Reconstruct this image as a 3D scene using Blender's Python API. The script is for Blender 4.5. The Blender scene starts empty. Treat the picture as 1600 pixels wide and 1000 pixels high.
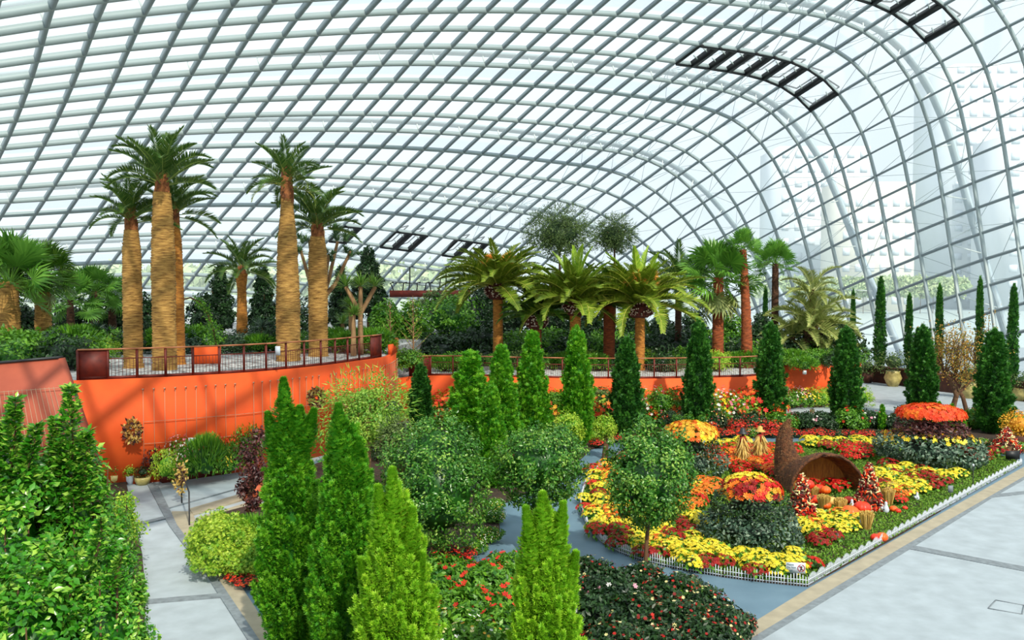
import bpy, math, random, base64, zlib
import numpy as np
from mathutils import Vector
PI = math.pi
sc = bpy.context.scene
C = sc.collection
random.seed(7)
R = np.random.default_rng(11)

# ------------------------------------------------------------------ camera
H = 6.5                      # eye height above the garden floor
F = 1300.0                   # focal length in pixels of a 1600 px wide frame
TILT = math.atan(45 / F)
cam_d = bpy.data.cameras.new('camera'); cam = bpy.data.objects.new('camera', cam_d); C.objects.link(cam)
cam.location = (0, 0, H); cam.rotation_euler = (PI / 2 - TILT, 0, 0)
cam_d.sensor_width = 36; cam_d.lens = 36 * F / 1600; cam_d.clip_end = 3000; cam_d.clip_start = .1
sc.camera = cam

def at(px, py, z=0.0):
    """point of the horizontal plane z seen at a pixel"""
    x, y = (px - 800) / F, -(py - 500) / F
    c, s = math.cos(TILT), math.sin(TILT)
    d = (x, c + s * y, -s + c * y)
    t = (z - H) / d[2]
    return np.array([d[0] * t, d[1] * t, z])
def atd(px, py, dist):
    """point seen at a pixel, 'dist' metres ahead of the camera"""
    x, y = (px - 800) / F, -(py - 500) / F
    c, s = math.cos(TILT), math.sin(TILT)
    d = (x, c + s * y, -s + c * y)
    t = dist / d[1]
    return np.array([d[0] * t, dist, H + d[2] * t])
def gy(dist):                # pixel row where the floor lies at that distance
    return 455 + H * F / dist

# ------------------------------------------------------------------ meshes
class Mesh:
    """collects vertices and faces, then becomes ONE mesh object"""
    def __init__(s): s.V = []; s.L = []; s.T = []; s.M = []; s.Rn = []; s.n = 0
    def add(s, V, F_, mat=0, rnd=None):
        V = np.asarray(V, float).reshape(-1, 3); F_ = np.asarray(F_, int)
        s.V.append(V); s.L.append((F_ + s.n).ravel()); s.T.append(np.full(len(F_), F_.shape[1]))
        s.M.append(np.full(len(F_), mat)); s.Rn.append(np.full(len(F_), random.random()) if rnd is None else np.asarray(rnd, float))
        s.n += len(V); return s
    def scatter(s, tmpl, P, X, Z, S, mat=0, rnd=None):
        """copies a small template (verts, faces) at points P, its x axis along X, its z axis near Z"""
        tv, tf = tmpl; n = len(P)
        if n == 0: return s
        X = unit(X); Y = unit(np.cross(Z, X)); Z = np.cross(X, Y)
        S = np.asarray(S, float); S = (np.full((n, 3), float(S)) if S.ndim == 0 else S.reshape(n, -1) * np.ones((1, 3)))
        t = tv[None] * S[:, None]
        V = P[:, None] + t[..., 0:1] * X[:, None] + t[..., 1:2] * Y[:, None] + t[..., 2:3] * Z[:, None]
        k = len(tv); Fa = (tf[None] + (np.arange(n) * k)[:, None, None]).reshape(-1, tf.shape[1])
        if rnd is None: rnd = R.random(n)
        return s.add(V.reshape(-1, 3), Fa, mat, np.repeat(rnd, len(tf)))
    def box(s, c, size, rz=0, mat=0, X=None, Z=None):
        v = np.array([[a, b, d] for a in (-.5, .5) for b in (-.5, .5) for d in (-.5, .5)]) * size
        f = [[0, 1, 3, 2], [4, 6, 7, 5], [0, 4, 5, 1], [2, 3, 7, 6], [0, 2, 6, 4], [1, 5, 7, 3]]
        if X is not None:
            X = unit(np.array([X], float)); Y = unit(np.cross(Z if Z is not None else (0, 0, 1), X)); Zz = np.cross(X, Y)
            v = v[:, 0:1] * X + v[:, 1:2] * Y + v[:, 2:3] * Zz
        elif rz:
            cc, ss = math.cos(rz), math.sin(rz); v = np.stack([v[:, 0] * cc - v[:, 1] * ss, v[:, 0] * ss + v[:, 1] * cc, v[:, 2]], 1)
        return s.add(v + np.asarray(c, float), f, mat)
    def bar(s, a, b, w, h, mat=0, up=(0, 0, 1)):
        a, b = np.asarray(a, float), np.asarray(b, float)
        return s.box((a + b) / 2, (np.linalg.norm(b - a), w, h), mat=mat, X=b - a, Z=up)
    def tube(s, path, rad, seg=6, mat=0, cap=True):
        path = np.asarray(path, float); n = len(path); rad = np.ones(n) * rad
        T = np.gradient(path, axis=0); T = unit(T)
        ref = np.array([0, 0, 1.]) if abs(T[0, 2]) < .9 else np.array([1., 0, 0])
        A = unit(np.cross(T, ref)); B = np.cross(T, A)
        th = np.arange(seg) * 2 * PI / seg
        V = path[:, None] + rad[:, None, None] * (np.cos(th)[None, :, None] * A[:, None] + np.sin(th)[None, :, None] * B[:, None])
        i, j = np.meshgrid(np.arange(n - 1), np.arange(seg), indexing='ij'); j2 = (j + 1) % seg
        Fa = np.stack([i * seg + j, i * seg + j2, (i + 1) * seg + j2, (i + 1) * seg + j], -1).reshape(-1, 4)
        s.add(V.reshape(-1, 3), Fa, mat)
        if cap:
            for e in (0, n - 1):
                v = np.vstack([V[e], path[e]]); k = np.arange(seg); s.add(v, np.stack([k, (k + 1) % seg, np.full(seg, seg)], 1), mat)
        return s
    def lathe(s, prof, seg=16, c=(0, 0, 0), mat=0, wob=None):
        prof = np.asarray(prof, float); n = len(prof); th = np.arange(seg) * 2 * PI / seg
        r = prof[:, 0:1] * np.ones(seg)
        if wob is not None: r = r * wob(th[None], prof[:, 1:2])
        V = np.stack([r * np.cos(th), r * np.sin(th), prof[:, 1:2] * np.ones(seg)], -1) + np.asarray(c)
        i, j = np.meshgrid(np.arange(n - 1), np.arange(seg), indexing='ij'); j2 = (j + 1) % seg
        Fa = np.stack([i * seg + j, i * seg + j2, (i + 1) * seg + j2, (i + 1) * seg + j], -1).reshape(-1, 4)
        return s.add(V.reshape(-1, 3), Fa, mat)
    def poly(s, pts, z0, z1, mat=0):
        """prism over a plan polygon"""
        from mathutils.geometry import tessellate_polygon
        p = np.array([[q[0], q[1]] for q in pts], float); n = len(p)
        t = np.array(tessellate_polygon([[Vector((a, b, 0)) for a, b in p]]))
        a2 = sum(p[i][0] * p[(i + 1) % n][1] - p[(i + 1) % n][0] * p[i][1] for i in range(n))
        nrm = np.cross(p[t[:, 1]] - p[t[:, 0]], p[t[:, 2]] - p[t[:, 0]]); t[nrm < 0] = t[nrm < 0][:, ::-1]
        s.add(np.c_[p, np.full(n, z1)], t, mat)
        k = np.arange(n); k2 = (k + 1) % n
        side = np.stack([k, k2, k2 + n, k + n], 1)
        if a2 < 0: side = side[:, ::-1]
        s.add(np.vstack([np.c_[p, np.full(n, z0)], np.c_[p, np.full(n, z1)]]), side, mat); return s
    def build(s, name, mats, parent=None, smooth=False, loc=(0, 0, 0)):
        m = bpy.data.meshes.new(name)
        V = np.concatenate(s.V); L = np.concatenate(s.L); T = np.concatenate(s.T)
        m.vertices.add(len(V)); m.vertices.foreach_set('co', (V - np.asarray(loc)).astype(np.float32).ravel())
        m.loops.add(len(L)); m.loops.foreach_set('vertex_index', L.astype(np.int32))
        m.polygons.add(len(T)); st = np.concatenate([[0], np.cumsum(T)[:-1]])
        m.polygons.foreach_set('loop_start', st.astype(np.int32))
        m.polygons.foreach_set('material_index', np.concatenate(s.M).astype(np.int32))
        if smooth: m.polygons.foreach_set('use_smooth', np.ones(len(T), bool))
        a = m.attributes.new('rnd', 'FLOAT', 'FACE'); a.data.foreach_set('value', np.concatenate(s.Rn).astype(np.float32))
        for mt in (mats if isinstance(mats, (list, tuple)) else [mats]): m.materials.append(mt)
        m.update(calc_edges=True)
        o = bpy.data.objects.new(name, m); C.objects.link(o); o.location = loc
        if parent is not None:
            o.parent = parent
        return o
def unit(v):
    v = np.asarray(v, float); return v / np.maximum(np.linalg.norm(v, axis=-1, keepdims=True), 1e-9)
def sphere_dirs(n, zmin=-1.):
    z = R.uniform(zmin, 1, n); a = R.uniform(0, 2 * PI, n); r = np.sqrt(1 - z * z)
    return np.stack([r * np.cos(a), r * np.sin(a), z], 1)

def tag(o, label=None, cat=None, group=None, kind=None):
    if label: o['label'] = label
    if cat: o['category'] = cat
    if group: o['group'] = group
    if kind: o['kind'] = kind
    return o
def thing(name, label, cat, loc=(0, 0, 0), group=None):
    o = bpy.data.objects.new(name, None); o.empty_display_size = .2; C.objects.link(o); o.location = loc
    return tag(o, label, cat, group)
def struct(o): o['kind'] = 'structure'; return o
def dup(root, loc, rz=0., sca=1., label=None, group=None, cat=None):
    """a copy of a thing with copies of its parts and sub-parts, mesh data shared"""
    def cp(o, par):
        c = o.copy(); C.objects.link(c)
        if par is not None: c.parent = par
        for ch in o.children: cp(ch, c)
        return c
    r = cp(root, None); r.location = loc; r.rotation_euler = (0, 0, rz)
    r.scale = (sca, sca, sca) if np.isscalar(sca) else sca
    if label: r['label'] = label
    if group: r['group'] = group
    if cat: r['category'] = cat
    return r

# ------------------------------------------------------------------ materials
def lin(c):
    return tuple((v / 12.92 if v <= .04045 else ((v + .055) / 1.055) ** 2.4) for v in [x / 255 for x in c]) + (1,)
def mat(name, col, rough=.6, col2=None, noise=None, bump=0, metal=0, attr=False, transl=0, spec=.5, coord='Object', stretch=(1, 1, 1), bscale=None, third=None):
    m = bpy.data.materials.new(name); m.use_nodes = True; nt = m.node_tree; N = nt.nodes; Lk = nt.links
    b = N['Principled BSDF']; b.inputs['Roughness'].default_value = rough; b.inputs['Metallic'].default_value = metal
    b.inputs['Specular IOR Level'].default_value = spec
    b.inputs['Base Color'].default_value = lin(col)
    out = N['Material Output']; src = None
    if attr:
        at_ = N.new('ShaderNodeAttribute'); at_.attribute_name = 'rnd'; src = at_.outputs['Fac']
    if noise or bump:
        tc = N.new('ShaderNodeTexCoord'); mp = N.new('ShaderNodeMapping'); mp.inputs['Scale'].default_value = stretch
        Lk.new(tc.outputs[coord], mp.inputs['Vector'])
        nz = N.new('ShaderNodeTexNoise'); nz.inputs['Scale'].default_value = noise or 10; nz.inputs['Detail'].default_value = 5
        Lk.new(mp.outputs[0], nz.inputs['Vector'])
        if noise and not attr:
            mr = N.new('ShaderNodeMapRange'); mr.inputs[1].default_value = .32; mr.inputs[2].default_value = .68
            Lk.new(nz.outputs['Fac'], mr.inputs[0]); src = mr.outputs[0]
        if bump:
            bp = N.new('ShaderNodeBump'); bp.inputs['Strength'].default_value = bump; bp.inputs['Distance'].default_value = .05
            n2 = nz
            if bscale: n2 = N.new('ShaderNodeTexNoise'); n2.inputs['Scale'].default_value = bscale; n2.inputs['Detail'].default_value = 4; Lk.new(mp.outputs[0], n2.inputs['Vector'])
            Lk.new(n2.outputs['Fac'], bp.inputs['Height']); Lk.new(bp.outputs[0], b.inputs['Normal'])
    col_out = None
    if src is not None and col2 is not None:
        cr = N.new('ShaderNodeValToRGB'); e = cr.color_ramp.elements
        e[0].color = lin(col); e[1].color = lin(col2)
        if third: x = e.new(third[0]); x.color = lin(third[1])
        Lk.new(src, cr.inputs[0]); Lk.new(cr.outputs[0], b.inputs['Base Color']); col_out = cr.outputs[0]
    if transl:
        tr = N.new('ShaderNodeBsdfTranslucent'); mx = N.new('ShaderNodeMixShader'); mx.inputs[0].default_value = transl
        if col_out is not None: Lk.new(col_out, tr.inputs[0])
        else: tr.inputs[0].default_value = lin(col)
        Lk.new(b.outputs[0], mx.inputs[1]); Lk.new(tr.outputs[0], mx.inputs[2]); Lk.new(mx.outputs[0], out.inputs['Surface'])
    return m
def leafm(name, c1, c2, rough=.45, transl=.3, third=None, spec=.5): return mat(name, c1, rough, c2, attr=True, transl=transl, third=third, spec=spec)

def brick(name, c1, c2, mortar, w, h, ms=.01, rough=.7, offset=0.5, coord='Object'):
    m = bpy.data.materials.new(name); m.use_nodes = True; nt = m.node_tree; N = nt.nodes; Lk = nt.links; b = N['Principled BSDF']
    tc = N.new('ShaderNodeTexCoord'); br = N.new('ShaderNodeTexBrick'); Lk.new(tc.outputs[coord], br.inputs['Vector'])
    br.inputs['Color1'].default_value = lin(c1); br.inputs['Color2'].default_value = lin(c2); br.inputs['Mortar'].default_value = lin(mortar)
    br.inputs['Scale'].default_value = 1; br.inputs['Mortar Size'].default_value = ms; br.inputs['Brick Width'].default_value = w; br.inputs['Row Height'].default_value = h
    br.offset = offset
    nz = N.new('ShaderNodeTexNoise'); nz.inputs['Scale'].default_value = 2.0; nz.inputs['Detail'].default_value = 8
    mx = N.new('ShaderNodeMixRGB'); mx.blend_type = 'MULTIPLY'; mx.inputs[0].default_value = .35
    Lk.new(tc.outputs[coord], nz.inputs['Vector']); Lk.new(br.outputs['Color'], mx.inputs[1])
    cr = N.new('ShaderNodeMapRange'); cr.inputs[1].default_value = .3; cr.inputs[2].default_value = .7; cr.inputs[3].default_value = .5; cr.inputs[4].default_value = 1.15
    Lk.new(nz.outputs['Fac'], cr.inputs[0]); Lk.new(cr.outputs[0], mx.inputs[2]); Lk.new(mx.outputs[0], b.inputs['Base Color'])
    b.inputs['Roughness'].default_value = rough
    return m
M = {}
M['slab'] = brick('pale_slab', (160, 172, 180), (168, 178, 184), (140, 146, 150), 60, 60, .001, offset=0)
M['band_beige'] = mat('beige_stone', (168, 158, 136), .75, (150, 142, 122), noise=3)
M['band_grey'] = mat('grey_stone', (128, 138, 144), .7, (106, 114, 120), noise=8)
M['blue_path'] = mat('blue_grey_resin', (102, 130, 148), .55, (90, 118, 136), noise=1.2)
M['soil'] = mat('soil', (62, 44, 30), .95, (38, 28, 20), noise=9, bump=.6)
M['mulch'] = mat('mulch', (96, 56, 32), .95, (52, 32, 20), noise=14, bump=.6)
M['steel'] = mat('painted_steel', (158, 172, 174), .45)
M['steel_shaded'] = mat('shaded_steel_cross', (136, 150, 156), .45)  # same paint as the ribs, shade on the cross beams put into the colour
M['white_steel'] = mat('white_steel', (226, 232, 228), .5)
M['arch_steel'] = mat('arch_steel', (186, 202, 212), .5)
M['black'] = mat('black_frame', (18, 22, 26), .5)
M['orange'] = mat('orange_render', (236, 92, 26), .75, (226, 80, 20), noise=1.2)
M['salmon'] = mat('terracotta_panel', (186, 92, 66), .7, (172, 82, 60), noise=1.5)
M['corten'] = mat('weathered_steel', (118, 36, 20), .6, (84, 24, 16), noise=5)
M['cap'] = mat('bronze_handrail', (168, 104, 66), .45)
M['gravel'] = mat('pale_gravel', (226, 226, 226), .9, (70, 66, 62), noise=6, bump=.5)
M['wire'] = mat('galvanised_wire', (190, 150, 120), .5)
M['planter'] = mat('brown_planter', (88, 50, 34), .8, (58, 34, 26), noise=3)
M['grass'] = leafm('groundcover', (60, 112, 28), (136, 178, 56), .7)
M['bark'] = mat('bark', (112, 80, 52), .9, (66, 46, 32), noise=6, bump=.6, stretch=(1, 1, .3))
M['bark_pale'] = mat('pale_bark', (176, 138, 96), .9, (120, 88, 58), noise=6, bump=.5, stretch=(1, 1, .3))
M['asphalt'] = mat('outside_ground', (188, 196, 178), .9, (168, 182, 158), noise=.05)
M['water'] = mat('bay_water', (186, 200, 200), .35)
M['white'] = mat('white_plastic', (196, 204, 214), .5)
M['straw'] = leafm('straw', (196, 160, 74), (228, 200, 120), .8, .2)
M['pot'] = mat('glazed_pot', (190, 176, 110), .45, (150, 138, 80), noise=5)
M['terra'] = mat('terracotta_pot', (190, 92, 50), .7, (160, 72, 40), noise=5)
M['metal_dark'] = mat('dark_metal', (60, 62, 64), .5, metal=.6)

def glass_mat():
    m = bpy.data.materials.new('dome_glass'); m.use_nodes = True; nt = m.node_tree; N = nt.nodes; Lk = nt.links
    N.remove(N['Principled BSDF']); out = N['Material Output']
    tr = N.new('ShaderNodeBsdfTransparent'); tr.inputs[0].default_value = (.93, .965, .97, 1)
    gl = N.new('ShaderNodeBsdfGlossy'); gl.inputs['Roughness'].default_value = .08
    tl = N.new('ShaderNodeBsdfTranslucent'); tl.inputs[0].default_value = (.9, .95, .97, 1)
    m1 = N.new('ShaderNodeMixShader'); m1.inputs[0].default_value = .05
    m2 = N.new('ShaderNodeMixShader'); m2.inputs[0].default_value = .22
    Lk.new(tr.outputs[0], m1.inputs[1]); Lk.new(gl.outputs[0], m1.inputs[2])
    Lk.new(m1.outputs[0], m2.inputs[1]); Lk.new(tl.outputs[0], m2.inputs[2]); Lk.new(m2.outputs[0], out.inputs['Surface'])
    return m
M['glass'] = glass_mat()
# ------------------------------------------------------------------ the gridshell
# control points (14 x 22, hundredths of a panel width, seen from the eye) of a cubic spline surface
CP = [
  1432, 5810, -1699, 1148, 5867, -1478, 860, 5875, -1280, 574, 5833, -1112, 299, 5746, -976, 40, 5625, -870, -203, 5484, -785, -440, 5332, -724, -664, 5180, -673, -889, 5033, -623, -1145, 4887, -565, -1406, 4731, -499, -1662, 4566, -446, -1881, 4409, -388, -2097, 4265, -337, -2320, 4118, -283, -2562, 3951, -257, -2807, 3764, -254, -3041, 3566, -262, -3275, 3355, -284, -3482, 3143, -303, -3985, 2774, -525,
  1289, 5424, -1722, 1136, 5484, -1448, 951, 5514, -1201, 733, 5511, -983, 493, 5469, -799, 242, 5386, -654, -11, 5270, -545, -262, 5129, -466, -513, 4977, -408, -761, 4822, -359, -1003, 4664, -310, -1239, 4503, -262, -1459, 4340, -214, -1674, 4175, -176, -1893, 4010, -148, -2120, 3842, -133, -2351, 3669, -122, -2585, 3489, -112, -2820, 3302, -100, -3051, 3112, -80, -3284, 2917, -58, -3418, 2761, 34,
  1202, 5032, -1693, 1144, 5104, -1394, 1035, 5156, -1117, 876, 5184, -863, 673, 5179, -640, 438, 5132, -457, 186, 5041, -319, -73, 4916, -222, -335, 4766, -156, -593, 4604, -113, -830, 4436, -77, -1036, 4271, -38, -1238, 4106, -1, -1451, 3937, 23, -1674, 3760, 27, -1900, 3579, 21, -2129, 3399, 13, -2359, 3219, 17, -2589, 3039, 41, -2824, 2857, 80, -3054, 2677, 139, -3379, 2451, 161,
  1175, 4641, -1615, 1170, 4728, -1314, 1112, 4799, -1026, 1002, 4852, -751, 839, 4877, -498, 632, 4862, -278, 391, 4799, -106, 132, 4690, 11, -130, 4547, 82, -387, 4379, 119, -602, 4205, 144, -794, 4035, 171, -999, 3866, 193, -1214, 3694, 203, -1434, 3516, 197, -1667, 3327, 169, -1896, 3139, 144, -2123, 2958, 139, -2357, 2775, 155, -2586, 2596, 200, -2825, 2413, 268, -2915, 2301, 444,
  1201, 4258, -1505, 1215, 4357, -1213, 1185, 4443, -925, 1112, 4515, -643, 992, 4565, -371, 822, 4578, -121, 606, 4543, 90, 360, 4453, 236, 105, 4316, 311, -113, 4149, 335, -316, 3971, 353, -531, 3794, 363, -749, 3619, 367, -965, 3446, 366, -1190, 3268, 348, -1411, 3085, 321, -1650, 2891, 276, -1888, 2698, 244, -2115, 2514, 245, -2351, 2326, 275, -2574, 2143, 343, -3013, 1861, 351,
  1259, 3886, -1379, 1277, 3995, -1094, 1262, 4092, -811, 1215, 4179, -530, 1133, 4248, -252, 1012, 4285, 17, 838, 4274, 262, 617, 4201, 450, 383, 4070, 530, 163, 3902, 530, -56, 3720, 531, -275, 3539, 534, -495, 3362, 523, -725, 3185, 509, -949, 3008, 481, -1178, 2825, 448, -1408, 2636, 397, -1643, 2444, 337, -1881, 2248, 308, -2112, 2056, 310, -2342, 1862, 350, -2517, 1715, 323,
  1313, 3528, -1246, 1351, 3641, -965, 1355, 3748, -685, 1326, 3847, -405, 1274, 3933, -128, 1197, 3990, 146, 1087, 3991, 415, 891, 3927, 646, 646, 3804, 711, 414, 3632, 707, 181, 3446, 700, -52, 3264, 680, -283, 3084, 661, -508, 2906, 625, -737, 2727, 587, -962, 2545, 542, -1185, 2362, 478, -1417, 2172, 407, -1648, 1979, 347, -1879, 1786, 312, -2108, 1592, 296, -2339, 1397, 372,
  1378, 3173, -1100, 1436, 3298, -832, 1470, 3413, -553, 1467, 3524, -274, 1436, 3625, 9, 1399, 3692, 290, 1332, 3693, 578, 1135, 3633, 814, 882, 3515, 858, 632, 3345, 846, 388, 3158, 834, 143, 2973, 802, -86, 2792, 764, -316, 2610, 724, -543, 2429, 665, -760, 2250, 604, -978, 2068, 535, -1200, 1885, 447, -1422, 1700, 366, -1650, 1514, 285, -1877, 1332, 214, -2198, 1107, 35,
  1463, 2829, -953, 1548, 2963, -699, 1601, 3093, -428, 1635, 3211, -148, 1635, 3320, 143, 1618, 3389, 435, 1551, 3386, 715, 1355, 3319, 946, 1090, 3208, 985, 835, 3044, 956, 576, 2861, 929, 333, 2676, 890, 77, 2494, 838, -156, 2308, 779, -375, 2122, 712, -590, 1937, 634, -792, 1760, 557, -984, 1589, 470, -1204, 1409, 362, -1420, 1239, 244, -1652, 1069, 115, -1646, 1042, -2,
  1596, 2486, -810, 1692, 2644, -572, 1768, 2786, -315, 1806, 2921, -42, 1824, 3030, 253, 1816, 3087, 546, 1752, 3063, 833, 1544, 2995, 1053, 1269, 2890, 1107, 1018, 2733, 1072, 761, 2559, 1022, 506, 2376, 970, 259, 2192, 906, 29, 2005, 829, -189, 1816, 740, -399, 1628, 653, -604, 1445, 560, -787, 1276, 462, -981, 1114, 341, -1194, 955, 196, -1403, 810, 35, -1805, 575, -182,
  1758, 2160, -677, 1884, 2341, -459, 1969, 2503, -218, 2018, 2639, 49, 2037, 2735, 335, 2018, 2770, 633, 1919, 2742, 916, 1720, 2667, 1120, 1455, 2557, 1212, 1184, 2418, 1205, 936, 2252, 1144, 696, 2075, 1067, 468, 1892, 981, 248, 1706, 882, 39, 1519, 778, -167, 1333, 668, -362, 1152, 559, -562, 978, 437, -758, 817, 303, -958, 669, 149, -1170, 528, -25, -1301, 452, -209,
  1967, 1843, -548, 2116, 2065, -363, 2219, 2242, -139, 2274, 2369, 119, 2277, 2439, 402, 2213, 2449, 693, 2077, 2410, 955, 1874, 2333, 1160, 1627, 2228, 1289, 1360, 2100, 1328, 1107, 1947, 1287, 883, 1774, 1192, 676, 1595, 1070, 480, 1413, 939, 284, 1233, 804, 90, 1053, 672, -112, 872, 536, -311, 698, 399, -516, 533, 255, -724, 378, 103, -928, 237, -56, -1212, 61, -227,
  2192, 1553, -424, 2392, 1815, -285, 2517, 2005, -87, 2567, 2120, 173, 2523, 2154, 462, 2402, 2126, 727, 2225, 2062, 966, 2025, 1986, 1174, 1791, 1896, 1344, 1530, 1784, 1450, 1281, 1641, 1448, 1066, 1475, 1344, 895, 1299, 1177, 725, 1126, 995, 555, 956, 830, 361, 784, 660, 178, 616, 504, -42, 437, 343, -260, 260, 197, -480, 90, 62, -716, -81, -62, -708, -92, -158,
  2600, 1227, -267, 2688, 1593, -244, 2865, 1798, -19, 2949, 1843, 162, 2952, 1810, 456, 2572, 1778, 737, 2396, 1749, 821, 1994, 1705, 1144, 1866, 1636, 1325, 1880, 1444, 1417, 1390, 1374, 1642, 1163, 1181, 1525, 917, 1012, 1281, 924, 837, 1091, 660, 688, 662, 713, 570, 663, 45, 214, 299, 290, 185, 310, 82, 40, 137, -340, -269, 4, -172, -220, 2, -9626, -6142, -799,
]

def bspline(n, h):
    nc = int(math.ceil((n - 1) / h)) + 3; B = np.zeros((n, nc))
    for k in range(n):
        t = k / h; s = min(int(t), nc - 4); u = t - s
        B[k, s:s + 4] = [(1 - u) ** 3 / 6, (3 * u ** 3 - 6 * u * u + 4) / 6, (-3 * u ** 3 + 3 * u * u + 3 * u + 1) / 6, u ** 3 / 6]
    return B
G = np.einsum('ia,jb,abk->ijk', bspline(32, 3), bspline(56, 3), np.array(CP).reshape(14, 22, 3) / 100.0) * 1.806 + np.array([0, 0, H])
I0, J0 = -19, -17
ni, nj = 32, 56
du = np.gradient(G, axis=0); dv = np.gradient(G, axis=1)
Nn = unit(np.cross(du, dv))
ctr = np.array([5., 40., 2.])
Nn = Nn * np.sign(((G - ctr) * Nn).sum(-1))[..., None]      # outward
keep = np.zeros((ni - 1, nj - 1), bool)
for a in range(ni - 1):
    for b in range(nj - 1):
        q = G[a:a + 2, b:b + 2].reshape(-1, 3)
        keep[a, b] = q[:, 2].max() > 0.0
nz = G[..., 2] > -1.2
gl = Mesh()
V = G.reshape(-1, 3).copy()
fa = []
for a in range(ni - 1):
    for b in range(nj - 1):
        if keep[a, b]:
            fa.append([a * nj + b, (a + 1) * nj + b, (a + 1) * nj + b + 1, a * nj + b + 1])
V[:, 2] = np.maximum(V[:, 2], -.4)
gl.add(V, fa)
ceil = gl.build('ceiling', M['glass'])
struct(ceil)
def beam(path, nrm, w, d, off=0.):
    """box section following a curve: w across, d deep towards the inside"""
    path = np.asarray(path); T = unit(np.gradient(path, axis=0)); B = unit(np.cross(T, nrm)); n = len(path)
    o = path + nrm * off
    V = np.stack([o - B * w / 2, o + B * w / 2, o + B * w / 2 - nrm * d, o - B * w / 2 - nrm * d], 1)
    i, j = np.meshgrid(np.arange(n - 1), np.arange(4), indexing='ij'); j2 = (j + 1) % 4
    Fa = np.stack([i * 4 + j, i * 4 + j2, (i + 1) * 4 + j2, (i + 1) * 4 + j], -1).reshape(-1, 4)
    return V.reshape(-1, 3), Fa
def runs(ok):
    out = []; s = None
    for k, v in enumerate(list(ok) + [False]):
        if v and s is None: s = k
        if not v and s is not None:
            if k - s > 1: out.append((s, k))
            s = None
    return out
for a in range(ni):
    for s0, s1 in runs(nz[a]):
        m = Mesh(); m.add(*beam(G[a, s0:s1], Nn[a, s0:s1], .15, .27))
        m.build('arch_rib', M['steel'], ceil)
for b in range(nj):
    for s0, s1 in runs(nz[:, b]):
        m = Mesh(); m.add(*beam(G[s0:s1, b], Nn[s0:s1, b], .13, .25, -.005))
        m.build('cross_beam', M['steel_shaded'], ceil)
# outer steel arches, one outside every fourth rib, standing free of the glass towards the ground
for a in range(2, ni, 4):
    i = a + I0
    s0, s1 = runs(nz[a])[-1]
    j = np.arange(s0, s1) + J0
    off = .5 + 4.2 * np.clip((3 - j) / 14., 0, 1) ** 1.25
    P = G[a, s0:s1] + Nn[a, s0:s1] * off[:, None]
    P[:, 2] = np.maximum(P[:, 2], -.5)
    t = thing('steel_arch', {-17: 'white outer steel arch farthest back beyond the roof glass', -13: 'white outer steel arch over the far palm grove, outside the roof glass',
        -9: 'white outer steel arch outside the roof glass, reaching down behind the fan palms', -5: 'white outer steel arch outside the roof glass, foot behind the silvery date palm',
        -1: 'white outer steel arch outside the glass whose foot stands behind the leftmost pencil cypress', 3: 'white outer steel arch outside the glass, foot behind the right-hand pencil cypresses',
        7: 'white outer steel arch crossing the top right corner outside the glass', 11: 'white outer steel arch nearest overhead, outside the roof glass'}[i], 'arch', tuple(P[0]))
    m = Mesh(); m.add(*beam(P - P[0], Nn[a, s0:s1], .46, .34, .34)); m.build('flange_box', M['arch_steel'], t)
    st = Mesh()
    for k in range(0, s1 - s0, 2):
        g0 = G[a, s0 + k]
        if np.linalg.norm(P[k] - g0) > .3: st.bar(g0 - P[0], P[k] + Nn[a, s0 + k] * .2 - P[0], .07, .07)
    st.build('standoff_struts', M['white_steel'], t)
    cb = Mesh()
    if -10 < i < 12:
        for k in range(3, s1 - s0 - 2, 2):
            if j[k] > 8: break
            for da in (-2, -1, 1, 2):
                a2 = a + da
                if 0 <= a2 < ni and nz[a2, s0 + k] and nz[a2, s0 + k + 1]:
                    e = (P[k] + Nn[a, s0 + k] * .2)
                    cb.bar(e - P[0], G[a2, s0 + k + 1] - P[0], .028, .028)
                    cb.bar(e - P[0], G[a2, s0 + k - 1] - P[0], .028, .028)
        if cb.n: cb.build('stay_cables', M['steel_shaded'], t)
# opened roof vents
def vent(i, j, label, grp):
    a, b = i - I0, j - J0
    q = G[a, b]; e1 = G[a + 1, b] - q; e2 = G[a, b + 1] - q; n = Nn[a, b]
    o = thing('roof_vent', label, 'vent', tuple(q), grp)
    u, v = unit(e1), unit(e2); l1, l2 = np.linalg.norm(e1), np.linalg.norm(e2)
    fr = Mesh()
    for s_, t_, w in (((0, 0), (1, 0), .30), ((0, 1), (1, 1), .10), ((0, 0), (0, 1), .10), ((1, 0), (1, 1), .10)):
        A = e1 * s_[0] + e2 * s_[1] - n * .2; B = e1 * t_[0] + e2 * t_[1] - n * .2
        fr.bar(A + (e2 * .12 if w > .2 else 0), B + (e2 * .12 if w > .2 else 0), w, .42, up=n)
    fo = fr.build('frame', M['black'], o)
    sa = Mesh(); k = .38                       # the sash stands open, hinged along the far side
    for s_, t_ in (((0, .1), (1, .1)), ((0, 1), (1, 1)), ((0, .1), (0, 1)), ((1, .1), (1, 1))):
        A = e1 * s_[0] + e2 * s_[1] + n * (1 - s_[1]) * k * l2; B = e1 * t_[0] + e2 * t_[1] + n * (1 - t_[1]) * k * l2
        sa.bar(A, B, .08, .08, up=n)
    so_ = sa.build('sash', M['black'], fo)
    for f_ in (.3, .7): op = Mesh(); op.bar(e1 * f_ - n * .3 + e2 * .1, e1 * f_ + e2 * .35 + n * .1, .06, .1, up=n); op.build('opener_arm', M['steel'], fo)
for j in range(0, 8): vent(0, j, 'dark open roof vent in the long row of eight at the upper right', 'eight open roof vents in one row')
for j in range(0, 4): vent(4, j, 'dark open roof vent in the short row at the top right corner', 'open roof vents at the top right corner')
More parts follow.
